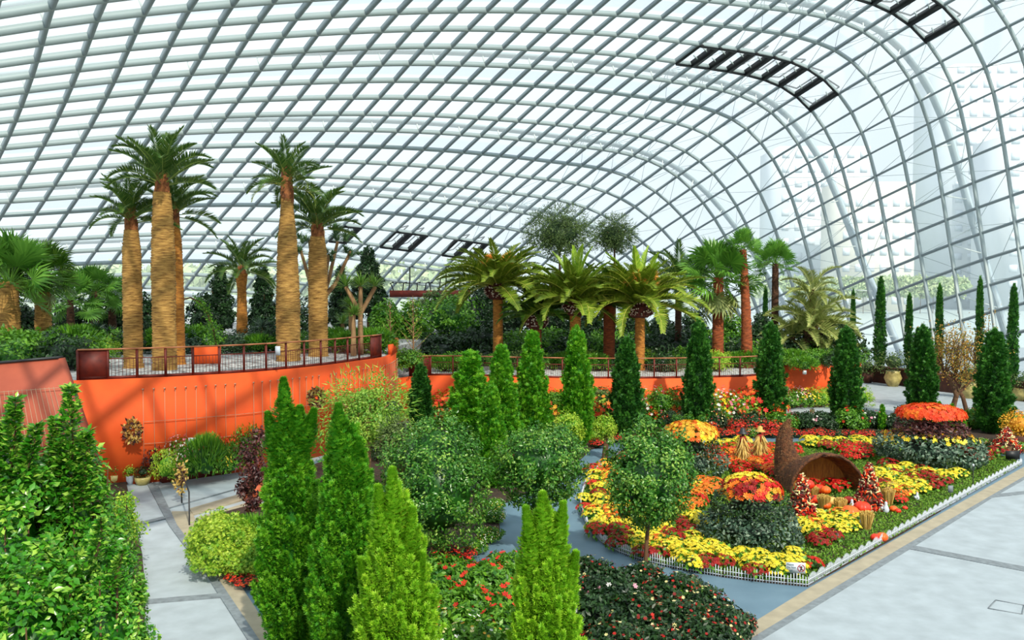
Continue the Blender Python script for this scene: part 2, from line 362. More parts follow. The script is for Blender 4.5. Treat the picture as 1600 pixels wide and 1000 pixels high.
for j in (6, 7, 10, 11, 14): vent(-12, j, 'dark open roof vent low in the far roof above the background trees', 'open roof vents above the background trees')
# ------------------------------------------------------------------ ground
def P2(l, z=0): return [at(x, y, z)[:2] for x, y in l]
m = Mesh(); m.poly([(-46, 2), (46, 2), (60, 96), (-60, 96)], -.6, 0.0); struct(m.build('floor', M['slab']))
# outside
m = Mesh(); m.poly([(-500, -50), (500, -50), (500, 1500), (-500, 1500)], -3.2, -2.6)
tag(m.build('floor_outside', M['asphalt']), kind='structure')
m = Mesh(); m.poly([(10, 130), (420, 110), (500, 420), (-60, 460)], -2.6, -2.3)
tag(m.build('bay_water', M['water']), kind='structure')

near = at(1138, 998); far = at(1600, 730); u = unit(near - far); RE = near + u * 12      # beige kerb line, extended towards the eye
lp0 = at(305, 818); lp1 = at(430, 1000); ul = unit(lp1 - lp0); LE = lp1 + ul * 6
fr = far - u * 7.5
garden = P2([(309, 822), (366, 900), (430, 1000), (600, 1255)]) + [ tuple(RE[:2]), tuple(far[:2]), tuple(fr[:2])] + [tuple(p) for p in P2([(1600, 668), (1340, 660), (1120, 655), (960, 650), (700, 650), (560, 690), (440, 745), (430, 800)])]
m = Mesh(); m.poly(garden, 0, .012); struct(m.build('floor_path', M['blue_path']))
def strip(p0, p1, w, side, z, mt, name):
    p0, p1 = np.array(p0[:2]), np.array(p1[:2]); d = unit(p1 - p0); n = np.array([-d[1], d[0]]) * side
    m = Mesh(); m.poly([p0, p1, p1 + n * w, p0 + n * w], 0, z); return struct(m.build(name, mt))
A_ = [(1264, 920), (1600, 730), (1700, 674)]; B_ = [(1306, 918), (1404, 859), (1600, 745), (1700, 688)]; C_ = [(1322, 919), (1414, 863), (1549, 779), (1600, 750), (1700, 692)]
m = Mesh(); m.poly(P2([(731, 1250), (1138, 998)] + A_ + B_[::-1] + [(1171, 1000), (760, 1250)]), 0, .02); struct(m.build('trim_1', M['band_beige']))
m = Mesh(); m.poly(P2([(760, 1250), (1171, 1000)] + B_ + C_[::-1] + [(1190, 1000), (782, 1250)]), 0, .016); struct(m.build('trim_2', M['band_grey']))
a, b = at(1410, 856), at(1600, 893); strip(a, b + (b - a) * 1.5, .38, 1, .012, M['band_grey'], 'trim_3')
a, b = at(1549, 778), at(1640, 768); strip(a, b, .3, 1, .012, M['band_grey'], 'trim_4')
# access cover in the slabs
c4 = P2([(1544, 951), (1556, 938), (1600, 946), (1597, 960)]); m = Mesh()
for k in range(4): m.bar((*c4[k], .006), (*c4[(k + 1) % 4], .006), .02, .012)
tag(m.build('access_cover', M['band_grey']), 'thin square outline of an access cover set in the pale slabs', 'cover')
# left path: dark stone band, pale kerb, cross bands
for nm, z, mt, pp in (('trim_5', .03, 'band_grey', [(230, 757), (246, 757), (277, 822), (337, 900), (404, 1000), (572, 1250), (546, 1250), (386, 1000), (322, 900), (264, 822)]),
                      ('trim_6', .026, 'band_beige', [(268, 800), (300, 800), (309, 822), (366, 900), (430, 1000), (596, 1250), (560, 1250), (396, 1000), (330, 900), (272, 822)])):
    m = Mesh(); m.poly(P2(pp), 0, z); struct(m.build(nm, M[mt]))
for k, (x0, y0, x1, y1, w) in enumerate([(140, 952, 352, 934, .22), (150, 838, 262, 811, .26), (262, 796, 378, 763, .06)]):
    strip(at(x0, y0), at(x1, y1), w, 1, .034, M['band_grey'], 'trim_%d' % (7 + k))
for k, pp in enumerate(([(296, 797), (382, 772), (392, 779), (302, 806)], [(306, 812), (398, 784), (410, 792), (318, 822)])):
    m = Mesh(); m.poly(P2(pp), 0, .05); struct(m.build('trim_%d' % (12 + k), M['band_beige']))

# planting beds
def densify(l, n=4):
    l = np.array(l, float); q = []
    for k in range(len(l)):
        p0, p1, p2, p3 = l[k - 1], l[k], l[(k + 1) % len(l)], l[(k + 2) % len(l)]
        for t in np.arange(n) / n:
            q.append(.5 * ((2 * p1) + (-p0 + p2) * t + (2 * p0 - 5 * p1 + 4 * p2 - p3) * t * t + (-p0 + 3 * p1 - 3 * p2 + p3) * t ** 3))
    return q
fence_px = [(935, 738), (918, 757), (909, 780), (908, 798), (918, 825), (943, 852), (985, 872), (1050, 889), (1130, 903), (1200, 912), (1262, 918)]
B1 = P2(fence_px) + P2([(1330, 880), (1410, 835), (1500, 782), (1597, 727)]) + P2([(1585, 719), (1500, 703), (1400, 696), (1280, 693), (1180, 694), (1110, 698), (1050, 706), (985, 717)])
m = Mesh(); m.poly(B1, 0, .06); struct(m.build('floor_bed', M['soil']))
B2 = P2([(925, 703), (960, 690), (1050, 684), (1150, 682), (1300, 682), (1400, 684), (1500, 692), (1600, 704), (1700, 720), (1700, 680), (1600, 662), (1500, 655), (1340, 652), (1120, 648), (960, 648), (900, 650)])
m = Mesh(); m.poly(B2, 0, .08); struct(m.build('floor_bed', M['soil']))
B3 = P2([(778, 792), (781, 830), (748, 858), (700, 880), (610, 905), (520, 880), (470, 840), (440, 790), (450, 745), (560, 700), (700, 655), (900, 652), (925, 702), (890, 735), (840, 765)])
m = Mesh(); m.poly(B3, 0, .07); struct(m.build('floor_bed', M['soil']))
B4 = P2([(640, 955), (700, 925), (765, 898), (830, 876), (900, 872), (960, 895), (1050, 930), (1130, 960), (1178, 985), (1150, 1003), (1120, 1040), (1000, 1300), (430, 1300), (425, 1040), (560, 1000)])
m = Mesh(); m.poly(B4, 0, .08); struct(m.build('floor_bed', M['mulch']))
B5 = P2([(310, 822), (370, 908), (376, 914), (428, 914), (520, 905), (520, 860), (450, 800), (400, 790), (340, 806)])
m = Mesh(); m.poly(B5, 0, .07); struct(m.build('floor_bed', M['soil']))
B0 = P2([(-400, 1250), (-300, 790), (0, 760), (195, 748), (222, 870), (228, 935), (225, 1000), (160, 1250)])
m = Mesh(); m.poly(B0, 0, .1); struct(m.build('floor_bed', M['soil']))

# ------------------------------------------------------------------ terraces
Z1, Z2 = 3.57, 2.2
w1 = np.array([at(x, y, Z1)[:2] for x, y in [(60, 594), (122, 594), (240, 589.5), (310, 586), (400, 580.5), (500, 571), (560, 563), (595, 558), (608, 553), (617, 546), (617, 541)]])
def smooth_line(p, n=6):
    p = np.array(p, float); q = []
    for k in range(len(p) - 1):
        p0, p1, p2, p3 = p[max(k - 1, 0)], p[k], p[k + 1], p[min(k + 2, len(p) - 1)]
        for t in np.arange(n) / n:
            q.append(.5 * ((2 * p1) + (-p0 + p2) * t + (2 * p0 - 5 * p1 + 4 * p2 - p3) * t * t + (-p0 + 3 * p1 - 3 * p2 + p3) * t ** 3))
    q.append(p[-1]); return np.array(q)
w1s = smooth_line(w1)
m = Mesh(); m.poly(list(w1s) + [(-3.5, 64), (-3, 90), (-60, 90), (-60, 24.5), (-24, 26)], 0, Z1 - .02); struct(m.build('floor_terrace', M['gravel']))
def wallof(line, z0, z1, th, mt, name):
    line = np.array(line); T = unit(np.gradient(line, axis=0)); n = np.stack([T[:, 1], -T[:, 0]], 1)   # towards the eye
    m = Mesh(); k = len(line)
    A = line + n * th; V = np.vstack([np.c_[line, np.full(k, z0)], np.c_[A, np.full(k, z0)], np.c_[A, np.full(k, z1)], np.c_[line, np.full(k, z1)]])
    i = np.arange(k - 1); Fa = []
    for r in range(4):
        r2 = (r + 1) % 4; Fa += np.stack([r * k + i, r * k + i + 1, r2 * k + i + 1, r2 * k + i], 1).tolist()
    Fa += [[0, k, 2 * k, 3 * k], [k - 1, 4 * k - 1, 3 * k - 1, 2 * k - 1]]
    m.add(V, Fa); return struct(m.build(name, mt))
wallof(w1s, 0, Z1, .12, M['orange'], 'wall_front')
# raised rounded end of the wall
e = w1s[-14:]; wallof(e, Z1, Z1 + .45, .16, M['orange'], 'wall_end')
w2 = np.array([at(x, y, Z2)[:2] for x, y in [(596, 596), (640, 588), (707, 586.5), (800, 589), (900, 591), (1000, 591.5), (1100, 590), (1182, 587), (1206, 577), (1232, 569.5), (1300, 566), (1345, 566)]])
w2s = smooth_line(w2, 4)
m = Mesh(); m.poly(list(w2s) + [(21.5, 64), (10, 88), (-3, 89), (-3, 64)], 0, Z2 - .02); struct(m.build('floor_terrace', M['gravel']))
wallof(w2s, 0, Z2, .12, M['orange'], 'wall_back')
m = Mesh(); m.poly([w2s[-1], w2s[-1] + (.1, .3), (22, 64), (21.4, 64)], 0, Z2); struct(m.build('wall_right', M['orange']))

def resample(line, step):
    d = np.r_[0, np.cumsum(np.linalg.norm(np.diff(line, axis=0), axis=1))]; n = max(2, int(round(d[-1] / step)) + 1); t = np.linspace(0, d[-1], n)
    return np.stack([np.interp(t, d, line[:, 0]), np.interp(t, d, line[:, 1])], 1)
def railing(line, z, h, bay, label, solid_a, solid_b, mesh_part=.45):
    pts = resample(line, bay); c = pts[len(pts) // 2]
    t = thing('terrace_railing', label, 'railing', (c[0], c[1], z)); off = np.array([c[0], c[1], z])
    P3 = lambda p, zz: np.array([p[0], p[1], z + zz]) - off
    cap = Mesh(); kick = Mesh()
    for a, b in zip(pts[:-1], pts[1:]):
        cap.bar(P3(a, h), P3(b, h), .13, .05); kick.bar(P3(a, .05), P3(b, .05), .03, .10)
    cap.build('handrail', M['cap'], t); kick.build('kick_plate', M['corten'], t)
    for p in pts:
        m = Mesh(); m.box(P3(p, h / 2), (.07, .07, h)); m.build('post', M['corten'], t)
    for k, (a, b) in enumerate(zip(pts[:-1], pts[1:])):
        m = Mesh(); L = np.linalg.norm(b - a)
        if k < solid_a or k >= len(pts) - 1 - solid_b:
            m.bar(P3(a, h / 2), P3(b, h / 2), .03, h - .05); m.build('solid_panel', M['corten'], t); continue
        n = max(3, int(L / .11))
        for q in range(1, n):
            p = a + (b - a) * q / n; m.bar(P3(p, .1), P3(p, h * .66), .012, .012, up=(1, 0, 0))
        m.bar(P3(a, h * .68), P3(b, h * .68), .03, .03); m.build('bar_infill', M['corten'], t)
    return t
k0 = int(np.argmin(np.linalg.norm(w1s - at(122, 594, Z1)[:2], axis=1))); k1 = int(np.argmin(np.linalg.norm(w1s - at(597, 558, Z1)[:2], axis=1)))
railing(w1s[k0:k1 + 1], Z1, 1.0, .92, 'long rust-red railing on the tall orange wall before the thick-trunked palms', 1, 1)
k0 = int(np.argmin(np.linalg.norm(w2s - at(642, 588, Z2)[:2], axis=1))); k1 = int(np.argmin(np.linalg.norm(w2s - at(1182, 587, Z2)[:2], axis=1)))
railing(w2s[k0:k1 + 1], Z2, 1.0, 1.15, 'rust-red railing on the lower orange wall, running behind the row of conifers', 1, 0)
# low red seat walls on the terraces
for (x0, x1, y, z, d, lab) in ((300, 345, 568, Z1, 33, 'low red planter wall behind the railing right of the three tall palm trunks'), (640, 668, 548, Z2, 0, None)):
    if lab:
        a, b = at(x0, y, z), at(x1, y - 1, z); m = Mesh(); m.bar(a + (0, 0, .35), b + (0, 0, .35), .4, .7); tag(m.build('planter_wall', M['orange']), lab, 'wall')

# wire trellis on the orange wall
t = thing('wire_trellis', 'thin wire plant trellis fixed to the tall orange wall below the railing', 'trellis', (*w1s[20], 0)); off = np.array([*w1s[20], 0])
pts = resample(w1s[int(np.argmin(np.linalg.norm(w1s - at(215, 591, Z1)[:2], axis=1))):-8], .33); T = unit(np.gradient(pts, axis=0)); pts = pts + np.stack([T[:, 1], -T[:, 0]], 1) * .2
wires = Mesh(); studs = Mesh()
for k, p in enumerate(pts):
    if k % 11 == 10: continue
    wires.bar(np.r_[p, .5] - off, np.r_[p, 3.2] - off, .012, .012, up=(1, 0, 0)); studs.box(np.r_[p, 3.2] - off, (.04, .1, .04))
for zz in (2.1, 1.35):
    hw = Mesh()
    for a, b in zip(pts[:-1], pts[1:]): hw.bar(np.r_[a, zz] - off, np.r_[b, zz] - off, .012, .012)
    hw.build('horizontal_wire', M['wire'], t)
wires.build('vertical_wires', M['wire'], t); studs.build('studs', M['wire'], t)

# reddish ramp wall at the far left with a leaning end
t0 = atd(-60, 573, 24.5); t1 = atd(92, 560, 24.5); b1 = atd(150, 730, 23.2); b0 = atd(-60, 740, 23.2)
m = Mesh(); th = np.array([0, .35, 0]); V = [t0, t1, b1, b0]; V = V + [v + th for v in V]
m.add(V, [[0, 1, 2, 3], [7, 6, 5, 4], [0, 4, 5, 1], [1, 5, 6, 2], [2, 6, 7, 3], [3, 7, 4, 0]])
o = m.build('ramp_wall', M['salmon']); tag(o, 'leaning reddish terracotta-coloured panel wall at the left edge, in front of the orange wall', 'wall')
m = Mesh(); m.bar(t0 + (0, .1, .03), t1 + (0, .1, .03), .3, .06); m.build('coping', M['metal_dark'], o)
m = Mesh()
for k in range(22):
    f_ = k / 22; a = t0 + (t1 - t0) * f_ + (b0 - t0) * .27; b = b0 + (b1 - b0) * f_ * .9
    m.bar(a + (0, -.12, 0), b + (0, -.1, 0), .012, .012, up=(1, 0, 0))
a = t0 + (b0 - t0) * .27 + (0, -.13, 0); b = t1 + (b1 - t1) * .27 + (0, -.13, 0); m.bar(a, b, .015, .015)
m.bar(b, b1 + (0, -.1, 0), .015, .015); m.build('wires', M['wire'], o)

# brown planter wall by the glass on the right
pl = smooth_line([at(x, y)[:2] for x, y in [(1345, 596), (1365, 597), (1420, 604.5), (1470, 612), (1540, 620), (1620, 630), (1760, 650)]], 4)
T = unit(np.gradient(pl, axis=0)); back = pl + np.stack([-T[:, 1], T[:, 0]], 1) * 1.15
m = Mesh(); m.poly(list(pl) + list(back[::-1]), 0, 1.1); o = m.build('long_planter', M['planter']); tag(o, 'long dark brown planter wall along the foot of the glass on the right', 'planter')
cp = Mesh()
for a, b in zip(pl[:-1], pl[1:]): cp.bar(np.r_[a, 1.13], np.r_[b, 1.13], .16, .06)
cp.build('rim', mat('rim_red', (120, 60, 50), .6), o)
# high walkway behind the trees on the left
a, b = atd(610, 459, 62), atd(735, 459, 62)
t = thing('walkway', 'distant raised walkway with dark poles above the background shrubs', 'walkway', tuple((a + b) / 2)); off = (a + b) / 2
m = Mesh(); m.bar(a - off, b - off, .8, .5); m.build('deck_edge', M['corten'], t)
for k in range(11):
    p = a + (b - a) * (k + .5) / 11 - off; m = Mesh(); hgt = random.choice([.8, 1.2, 2.0]); q = p + np.array([random.uniform(-.3, .3), 0, hgt]); m.tube([p, (p + q) / 2 + (.05, 0, 0), q, q + (.25, 0, .06)], .05); m.build('pole', M['metal_dark'], t)
m = Mesh(); m.bar(a - off + (0, 0, .8), b - off + (0, 0, .8), .05, .05); m.build('rail', M['metal_dark'], t)
# ------------------------------------------------------------------ leaf templates (x along the leaf, z its face)
def T_(v, f): return (np.array(v, float), np.array(f, int))
LEAF = T_([(0, 0, 0), (.45, .27, .07), (1, 0, -.06), (.45, -.27, .07), (.5, 0, 0)], [[0, 4, 1], [4, 2, 1], [0, 3, 4], [4, 3, 2]])
LEAF2 = T_([(0, 0, 0), (.5, .26, .05), (1, 0, -.04), (.5, -.26, .05)], [[0, 2, 1], [0, 3, 2]])
NEEDLE = T_([(0, 0, 0), (.3, .07, 0), (1, 0, .0), (.3, -.07, 0)], [[0, 3, 2, 1]])
def spray_t():
    v = []; f = []
    for k, (a, l) in enumerate([(0, 1), (.55, .8), (-.55, .8), (1.1, .5), (-1.1, .5)]):
        c, s = math.cos(a), math.sin(a); b = .1 * abs(k > 0) * k
        p = np.array([(0, 0, 0), (.4 * l, .13 * l, .02), (l, 0, .08), (.4 * l, -.13 * l, .02)]); q = np.stack([p[:, 0] * c - p[:, 1] * s + .08 * k, p[:, 0] * s + p[:, 1] * c, p[:, 2]], 1)
        v += q.tolist(); f.append([4 * k, 4 * k + 3, 4 * k + 2, 4 * k + 1])
    return T_(v, f)
SPRAY = spray_t()
def flower_t(n=6, cup=.35):
    v = [(0, 0, 0)]; f = []
    for k in range(n):
        for da, r, z in ((-.38, .7, cup * .6), (0, 1, cup), (.38, .7, cup * .6)):
            a = 2 * PI * k / n + da * 2 * PI / n; v.append((r * math.cos(a), r * math.sin(a), z))
        b = 1 + 3 * k; f.append([0, b, b + 1, b + 2])
    return T_(v, f)
FLOWER = flower_t(); 
BALL = None
def ball_t(n=6, m=4):
    v = []; f = []
    for i in range(m + 1):
        for j in range(n):
            t = PI * i / m; a = 2 * PI * j / n; v.append((math.sin(t) * math.cos(a), math.sin(t) * math.sin(a), math.cos(t)))
    for i in range(m):
        for j in range(n): f.append([i * n + j, (i + 1) * n + j, (i + 1) * n + (j + 1) % n, i * n + (j + 1) % n])
    return T_(v, f)
BALL = ball_t()

L = {}
L['con_bright'] = leafm('conifer_lime', (96, 168, 22), (176, 214, 52), .55, .35, (.5, (136, 196, 34)))
L['con_mid'] = leafm('conifer_green', (34, 118, 14), (140, 200, 44), .55, .35, (.5, (76, 156, 24)))
L['con_dark'] = leafm('conifer_deep', (14, 66, 18), (84, 150, 44), .6, .25, (.5, (34, 98, 24)))
L['box'] = leafm('glossy_leaf', (36, 92, 22), (160, 196, 84), .32, .25, (.6, (76, 136, 42)))
L['camellia'] = leafm('camellia_leaf', (36, 106, 18), (176, 214, 84), .28, .3, (.55, (78, 152, 34)))
L['olive'] = leafm('olive_leaf', (48, 76, 34), (122, 146, 76), .5, .25)
L['dark'] = leafm('dark_leaf', (14, 42, 20), (52, 88, 40), .45, .2)
L['green'] = leafm('mid_leaf', (38, 100, 20), (120, 176, 44), .45, .3)
L['lime'] = leafm('lime_leaf', (100, 164, 30), (196, 216, 70), .5, .35)
L['grey'] = leafm('grey_green_leaf', (40, 66, 50), (140, 160, 138), .5, .15, (.6, (66, 98, 74)))
L['maroon'] = leafm('maroon_leaf', (44, 16, 22), (110, 60, 56), .45, .2)
L['palm'] = leafm('palm_leaf', (48, 92, 24), (140, 170, 62), .4, .25, (.5, (84, 128, 38)))
L['palm_dark'] = leafm('palm_leaf_dark', (46, 86, 34), (158, 176, 84), .4, .3, (.5, (84, 122, 50)))
L['palm_gold'] = leafm('palm_leaf_gold', (78, 112, 24), (206, 206, 92), .42, .25, (.5, (136, 160, 46)))
L['palm_silver'] = leafm('palm_leaf_silver', (108, 128, 62), (214, 212, 136), .45, .25, (.5, (154, 168, 92)))
L['fan'] = leafm('fan_leaf', (44, 108, 34), (132, 184, 70), .4, .3)
L['yucca'] = leafm('yucca_leaf', (70, 124, 40), (150, 186, 84), .45, .2)
L['orange_leaf'] = leafm('autumn_leaf', (150, 90, 30), (196, 140, 60), .6, .3)
def fl(name, a, b): return leafm('petal_' + name, a, b, .6, .25)
PET = {'yellow': fl('yellow', (248, 222, 20), (255, 240, 90)), 'red': fl('red', (200, 20, 16), (236, 40, 28)), 'darkred': fl('dark_red', (128, 14, 14), (186, 24, 20)),
       'orange': fl('orange', (240, 90, 20), (252, 150, 40)), 'redorange': fl('red_orange', (226, 52, 20), (250, 96, 30)), 'amber': fl('amber', (222, 150, 30), (250, 200, 60)),
       'pink': fl('pink', (240, 110, 150), (252, 180, 200)), 'white': fl('white', (236, 236, 226), (252, 252, 246)), 'cream': fl('cream', (240, 226, 150), (250, 240, 190))}

def lumps(D, n=7, amp=.12, seed=0):
    r = np.random.default_rng(seed); k = unit(r.normal(size=(n, 3))); ph = r.uniform(0, 6.28, n); fr = r.uniform(3, 7, n)
    return 1 + amp * np.mean(np.cos(fr * (D @ k.T) + ph), axis=1) * 1.8

def leafball(m, c, rad, n, size, tmpl=LEAF, mat_=0, seed=1, amp=.12, depth=.22, zmin=-1., upright=.25, core=True, core_mat=0, droop=.0):
    """leaves over and just under the surface of a lumpy rounded mass"""
    c = np.asarray(c, float); rad = np.asarray(rad, float) * np.ones(3)
    D = sphere_dirs(n, zmin); k = lumps(D, amp=amp, seed=seed)
    dp = R.random(n) ** 1.6 * depth
    P = c + D * rad * (k * (1 - dp))[:, None]
    Nd = unit(D / rad * rad.mean() + R.normal(size=(n, 3)) * .45 + [0, 0, upright])
    X = unit(np.cross(Nd, R.normal(size=(n, 3))) + Nd * .35 + np.array([0, 0, -droop]))
    m.scatter(tmpl, P, X, Nd, size * R.uniform(.7, 1.25, n), mat_)
    if core:
        t = PI * np.arange(7) / 6; prof = np.stack([np.sin(t) * .5 + .001, np.cos(t) * .5], 1)
        b = Mesh(); b.lathe(prof, 10); V = b.V[0] * rad + c
        if zmin > -.9: V[:, 2] = np.maximum(V[:, 2], c[2] + zmin * rad[2])
        m.add(V, b.L[0].reshape(-1, 4), core_mat, np.zeros(len(b.L[0]) // 4))

def leafclump(m, c, rad, nc, nl, size, tmpl=LEAF, mat_=0, seed=1, rc=.26, zmin=-1., core=.52, inner=.62, flat=1., up=.25, rnd_shift=0.):
    """a crown made of many small tufts, with gaps between them"""
    rg = np.random.default_rng(seed); c = np.asarray(c, float); rad = np.asarray(rad, float) * np.ones(3)
    k = np.arange(nc) + .5; z = 1 - (1 - zmin) * k / nc; a = k * 2.39996; D = np.stack([np.sqrt(1 - z * z) * np.cos(a), np.sqrt(1 - z * z) * np.sin(a), z], 1)
    D = unit(D + rg.normal(size=D.shape) * .12); rr = rg.uniform(inner, 1.0, nc) * lumps(D, amp=.12, seed=seed); cc = c + D * rad * (rr * (1 - rc * .55))[:, None]
    rcv = rc * rg.uniform(.7, 1.3, nc); Dn = np.repeat(D, nl, 0); E_ = unit(rg.normal(size=(nc * nl, 3)) + Dn * .9)
    P = np.repeat(cc, nl, 0) + E_ * rad * np.repeat(rcv, nl)[:, None] * (rg.random((nc * nl, 1)) ** .45) * [1, 1, flat]
    Nd = unit(E_ + Dn * .5 + rg.normal(size=P.shape) * .4 + [0, 0, up]); X = unit(np.cross(Nd, rg.normal(size=P.shape)) + E_ * .45)
    tone = np.repeat(rg.normal(0, .14, nc), nl)
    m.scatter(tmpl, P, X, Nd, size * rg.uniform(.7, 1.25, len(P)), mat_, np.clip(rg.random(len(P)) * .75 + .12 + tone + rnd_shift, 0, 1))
    if core:
        t = PI * np.arange(8) / 7; b = Mesh(); b.lathe(np.stack([np.sin(t) * core + .001, np.cos(t) * core], 1), 12); V = b.V[0]; V = V * lumps(unit(V + 1e-6), amp=.2, seed=seed)[:, None] * rad + c
        if zmin > -.9: V[:, 2] = np.maximum(V[:, 2], c[2] + zmin * rad[2])
        m.add(V, b.L[0].reshape(-1, 4), mat_, np.zeros(len(b.L[0]) // 4))

def conifer(name, h, r, nplume, nspray, slen, mats, label, seed, prof='col', lean=.0, low=.0, tmpl=SPRAY, part='foliage'):
    """columnar conifer: trunk and upswept plumes of scale leaves"""
    rg = np.random.default_rng(seed)
    t = thing(name, label, 'conifer')
    tr = Mesh(); tr.tube([(0, 0, 0), (0.01, 0, h * .45), (0, .01, h * .86)], [.07, .05, .012], 7); tr.build('trunk', M['bark'], t)
    def Rz(u):
        if prof == 'col': return r * np.minimum(1, (u + .1) * 4.2) ** .6 * np.clip(1.02 - u ** 2.5, 0, 1) ** .9 * (1 - .15 * u)
        return r * np.minimum(1, (u + .15) * 4) ** .6 * np.clip(1.02 - u ** 1.7, 0, 1) ** .9
    m = Mesh(); cols = []
    u0 = np.sort(rg.random(nplume) ** 1.05 * .93); 
    for k in range(nplume):
        u = u0[k]; a = k * 2.39996 + rg.normal() * .3; rr = Rz(u) * rg.uniform(.78, 1.14)
        Lp = h * rg.uniform(.12, .2) * (1 - .3 * u); 
        z1 = min(low + u * (h - low) + Lp * .6, h); z0 = z1 - Lp * 1.05; 
        base = np.array([math.cos(a) * rr * .45, math.sin(a) * rr * .45, max(z0, .04)]); tip = np.array([math.cos(a) * rr, math.sin(a) * rr, z1])
        if u > .9: tip = np.array([math.cos(a) * .06 * r, math.sin(a) * .06 * r, h * rg.uniform(.94, 1.0)]); base[2] = h * .8
        ax = tip - base; s = rg.random(nspray) ** .8
        w = Lp * .155 * np.sin(np.clip(s * .9 + .22, 0, 1) * PI) ** .8 * (1 if u < .9 else .5)
        rd = unit(rg.normal(size=(nspray, 3))); rd = rd - (rd @ unit(ax))[:, None] * unit(ax)
        P = base + ax * s[:, None] + rd * w[:, None]
        X = unit(unit(ax) * 1.0 + rd * .75 + rg.normal(size=(nspray, 3)) * .25)
        Z = unit(rd + rg.normal(size=(nspray, 3)) * .5)
        m.scatter(tmpl, P, X, Z, slen * rg.uniform(.7, 1.25, nspray), 0, np.clip(rg.normal(.35 + .3 * rg.random(), .18, nspray) + s * .15, 0, 1))
    # solid inner core in the darkest leaf tone, blocks the view through
    prof_ = [(max(.02, Rz(np.array(u)) * .55), low + u * (h - low) * .95 + .05) for u in np.linspace(0, .97, 12)]
    m.lathe([(.001, prof_[0][1])] + prof_, 9); m.Rn[-1][:] = 0
    m.build(part, mats, t)
    return t

# ------------------------------------------------------------------ palms
def frond_mesh(Lf, nl, ll, lw, droop, vee, seed, mats, name='frond', yellow=0, tipw=.35, base=.14):
    """feather frond starting at the origin, heading +x and slightly up, bending down towards its tip"""
    rg = np.random.default_rng(seed); s = np.linspace(0, 1, 13)
    ang = -droop * s ** 1.4; x = np.cumsum(np.r_[0, np.cos((ang[1:] + ang[:-1]) / 2) * Lf / 12]); z = np.cumsum(np.r_[0, np.sin((ang[1:] + ang[:-1]) / 2) * Lf / 12])
    pth = np.stack([x, 0 * x, z], 1); m = Mesh(); m.tube(pth, np.linspace(.028, .006, 13) * Lf / 2.4, 5, cap=False); m.Rn[-1][:] = .9
    u = np.repeat(np.linspace(base, .985, nl), 2); sd = np.tile([1, -1], nl)
    P = np.stack([np.interp(u, s, x), 0 * u, np.interp(u, s, z)], 1)
    T = np.stack([np.interp(u, s, np.cos(ang)), 0 * u, np.interp(u, s, np.sin(ang))], 1)
    side = np.stack([0 * u, sd, 0 * u], 1); up = np.cross(T, np.array([0, 1., 0]) * -1)
    up = up * np.sign(up[:, 2:3] + 1e-6)
    fwd = .35 + .9 * u[:, None]
    X = unit(side + T * fwd + up * vee + rg.normal(size=(len(u), 3)) * .09)
    prof = np.sin(np.clip(u * .86 + .16, 0, 1) * PI) ** .55; Ls = ll * np.maximum(prof, tipw) * rg.uniform(.85, 1.1, len(u))
    tm = T_([(0, 0, 0), (.35, .5, -.01), (1, 0, -.10), (.35, -.5, -.01)], [[0, 3, 2, 1]])
    S = np.stack([Ls, np.full(len(u), lw), Ls], 1)
    m.scatter(tm, P, X, unit(np.cross(X, T) * sd[:, None] + up * .2), S, 0, np.clip(rg.normal(.45 + yellow, .16, len(u)), 0, 1))
    o = m.build(name, mats); return o
def fan_mesh(Lp, Rf, nseg, mats, seed, fold=.25, droopy=.3, name='frond'):
    rg = np.random.default_rng(seed); m = Mesh(); m.tube([(0, 0, 0), (Lp * .5, 0, .05 * Lp), (Lp, 0, -.02 * Lp)], [.026, .018, .012], 5, cap=False); m.Rn[-1][:] = .8
    for k in range(nseg):
        a = (k / (nseg - 1) - .5) * 2 * 2.3; l = Rf * (1 - .28 * abs(a / 2.3) ** 2) * rg.uniform(.86, 1.1)
        c, s = math.cos(a), math.sin(a); w = l * .062; z = abs(s) * fold + (.05 if k % 2 else -.03)
        f1 = np.array([c, s, z]); pr = np.array([-s, c, 0])
        p0 = np.array([Lp, 0, -.02 * Lp]); p1 = p0 + f1 * l * .6; p2 = p0 + f1 * l + np.array([0, 0, -droopy * l * rg.uniform(.4, 1)])
        m.add([p0, p1 - pr * w + (0, 0, .02), p2, p1 + pr * w + (0, 0, .02)], [[0, 1, 2, 3]], 0, [np.clip(rg.normal(.45, .15), 0, 1)])
    return m.build(name, mats)
def put_fronds(t, protos, n, top, e0, e1, scale=(1, 1), r0=.12, seed=0, first=None, zsp=.3, ga=2.39996, roll=.25):
    """copies of the fronds as parts of a palm: lowest first"""
    rg = np.random.default_rng(seed)
    for k in range(n):
        f = k / max(n - 1, 1); p = protos[k % len(protos)]
        o = p.copy(); C.objects.link(o); o.parent = t
        az = k * ga + rg.normal() * .15; el = e0 + (e1 - e0) * f ** .9 + rg.normal() * .09
        rr = r0 * (1 - .6 * f); o.location = (top[0] + math.cos(az) * rr, top[1] + math.sin(az) * rr, top[2] - zsp * (1 - f))
        o.rotation_mode = 'XYZ'; o.rotation_euler = (rg.normal() * roll, -el, az)
        s = (scale[0] + (scale[1] - scale[0]) * f) * rg.uniform(.9, 1.1); o.scale = (s, s, s)
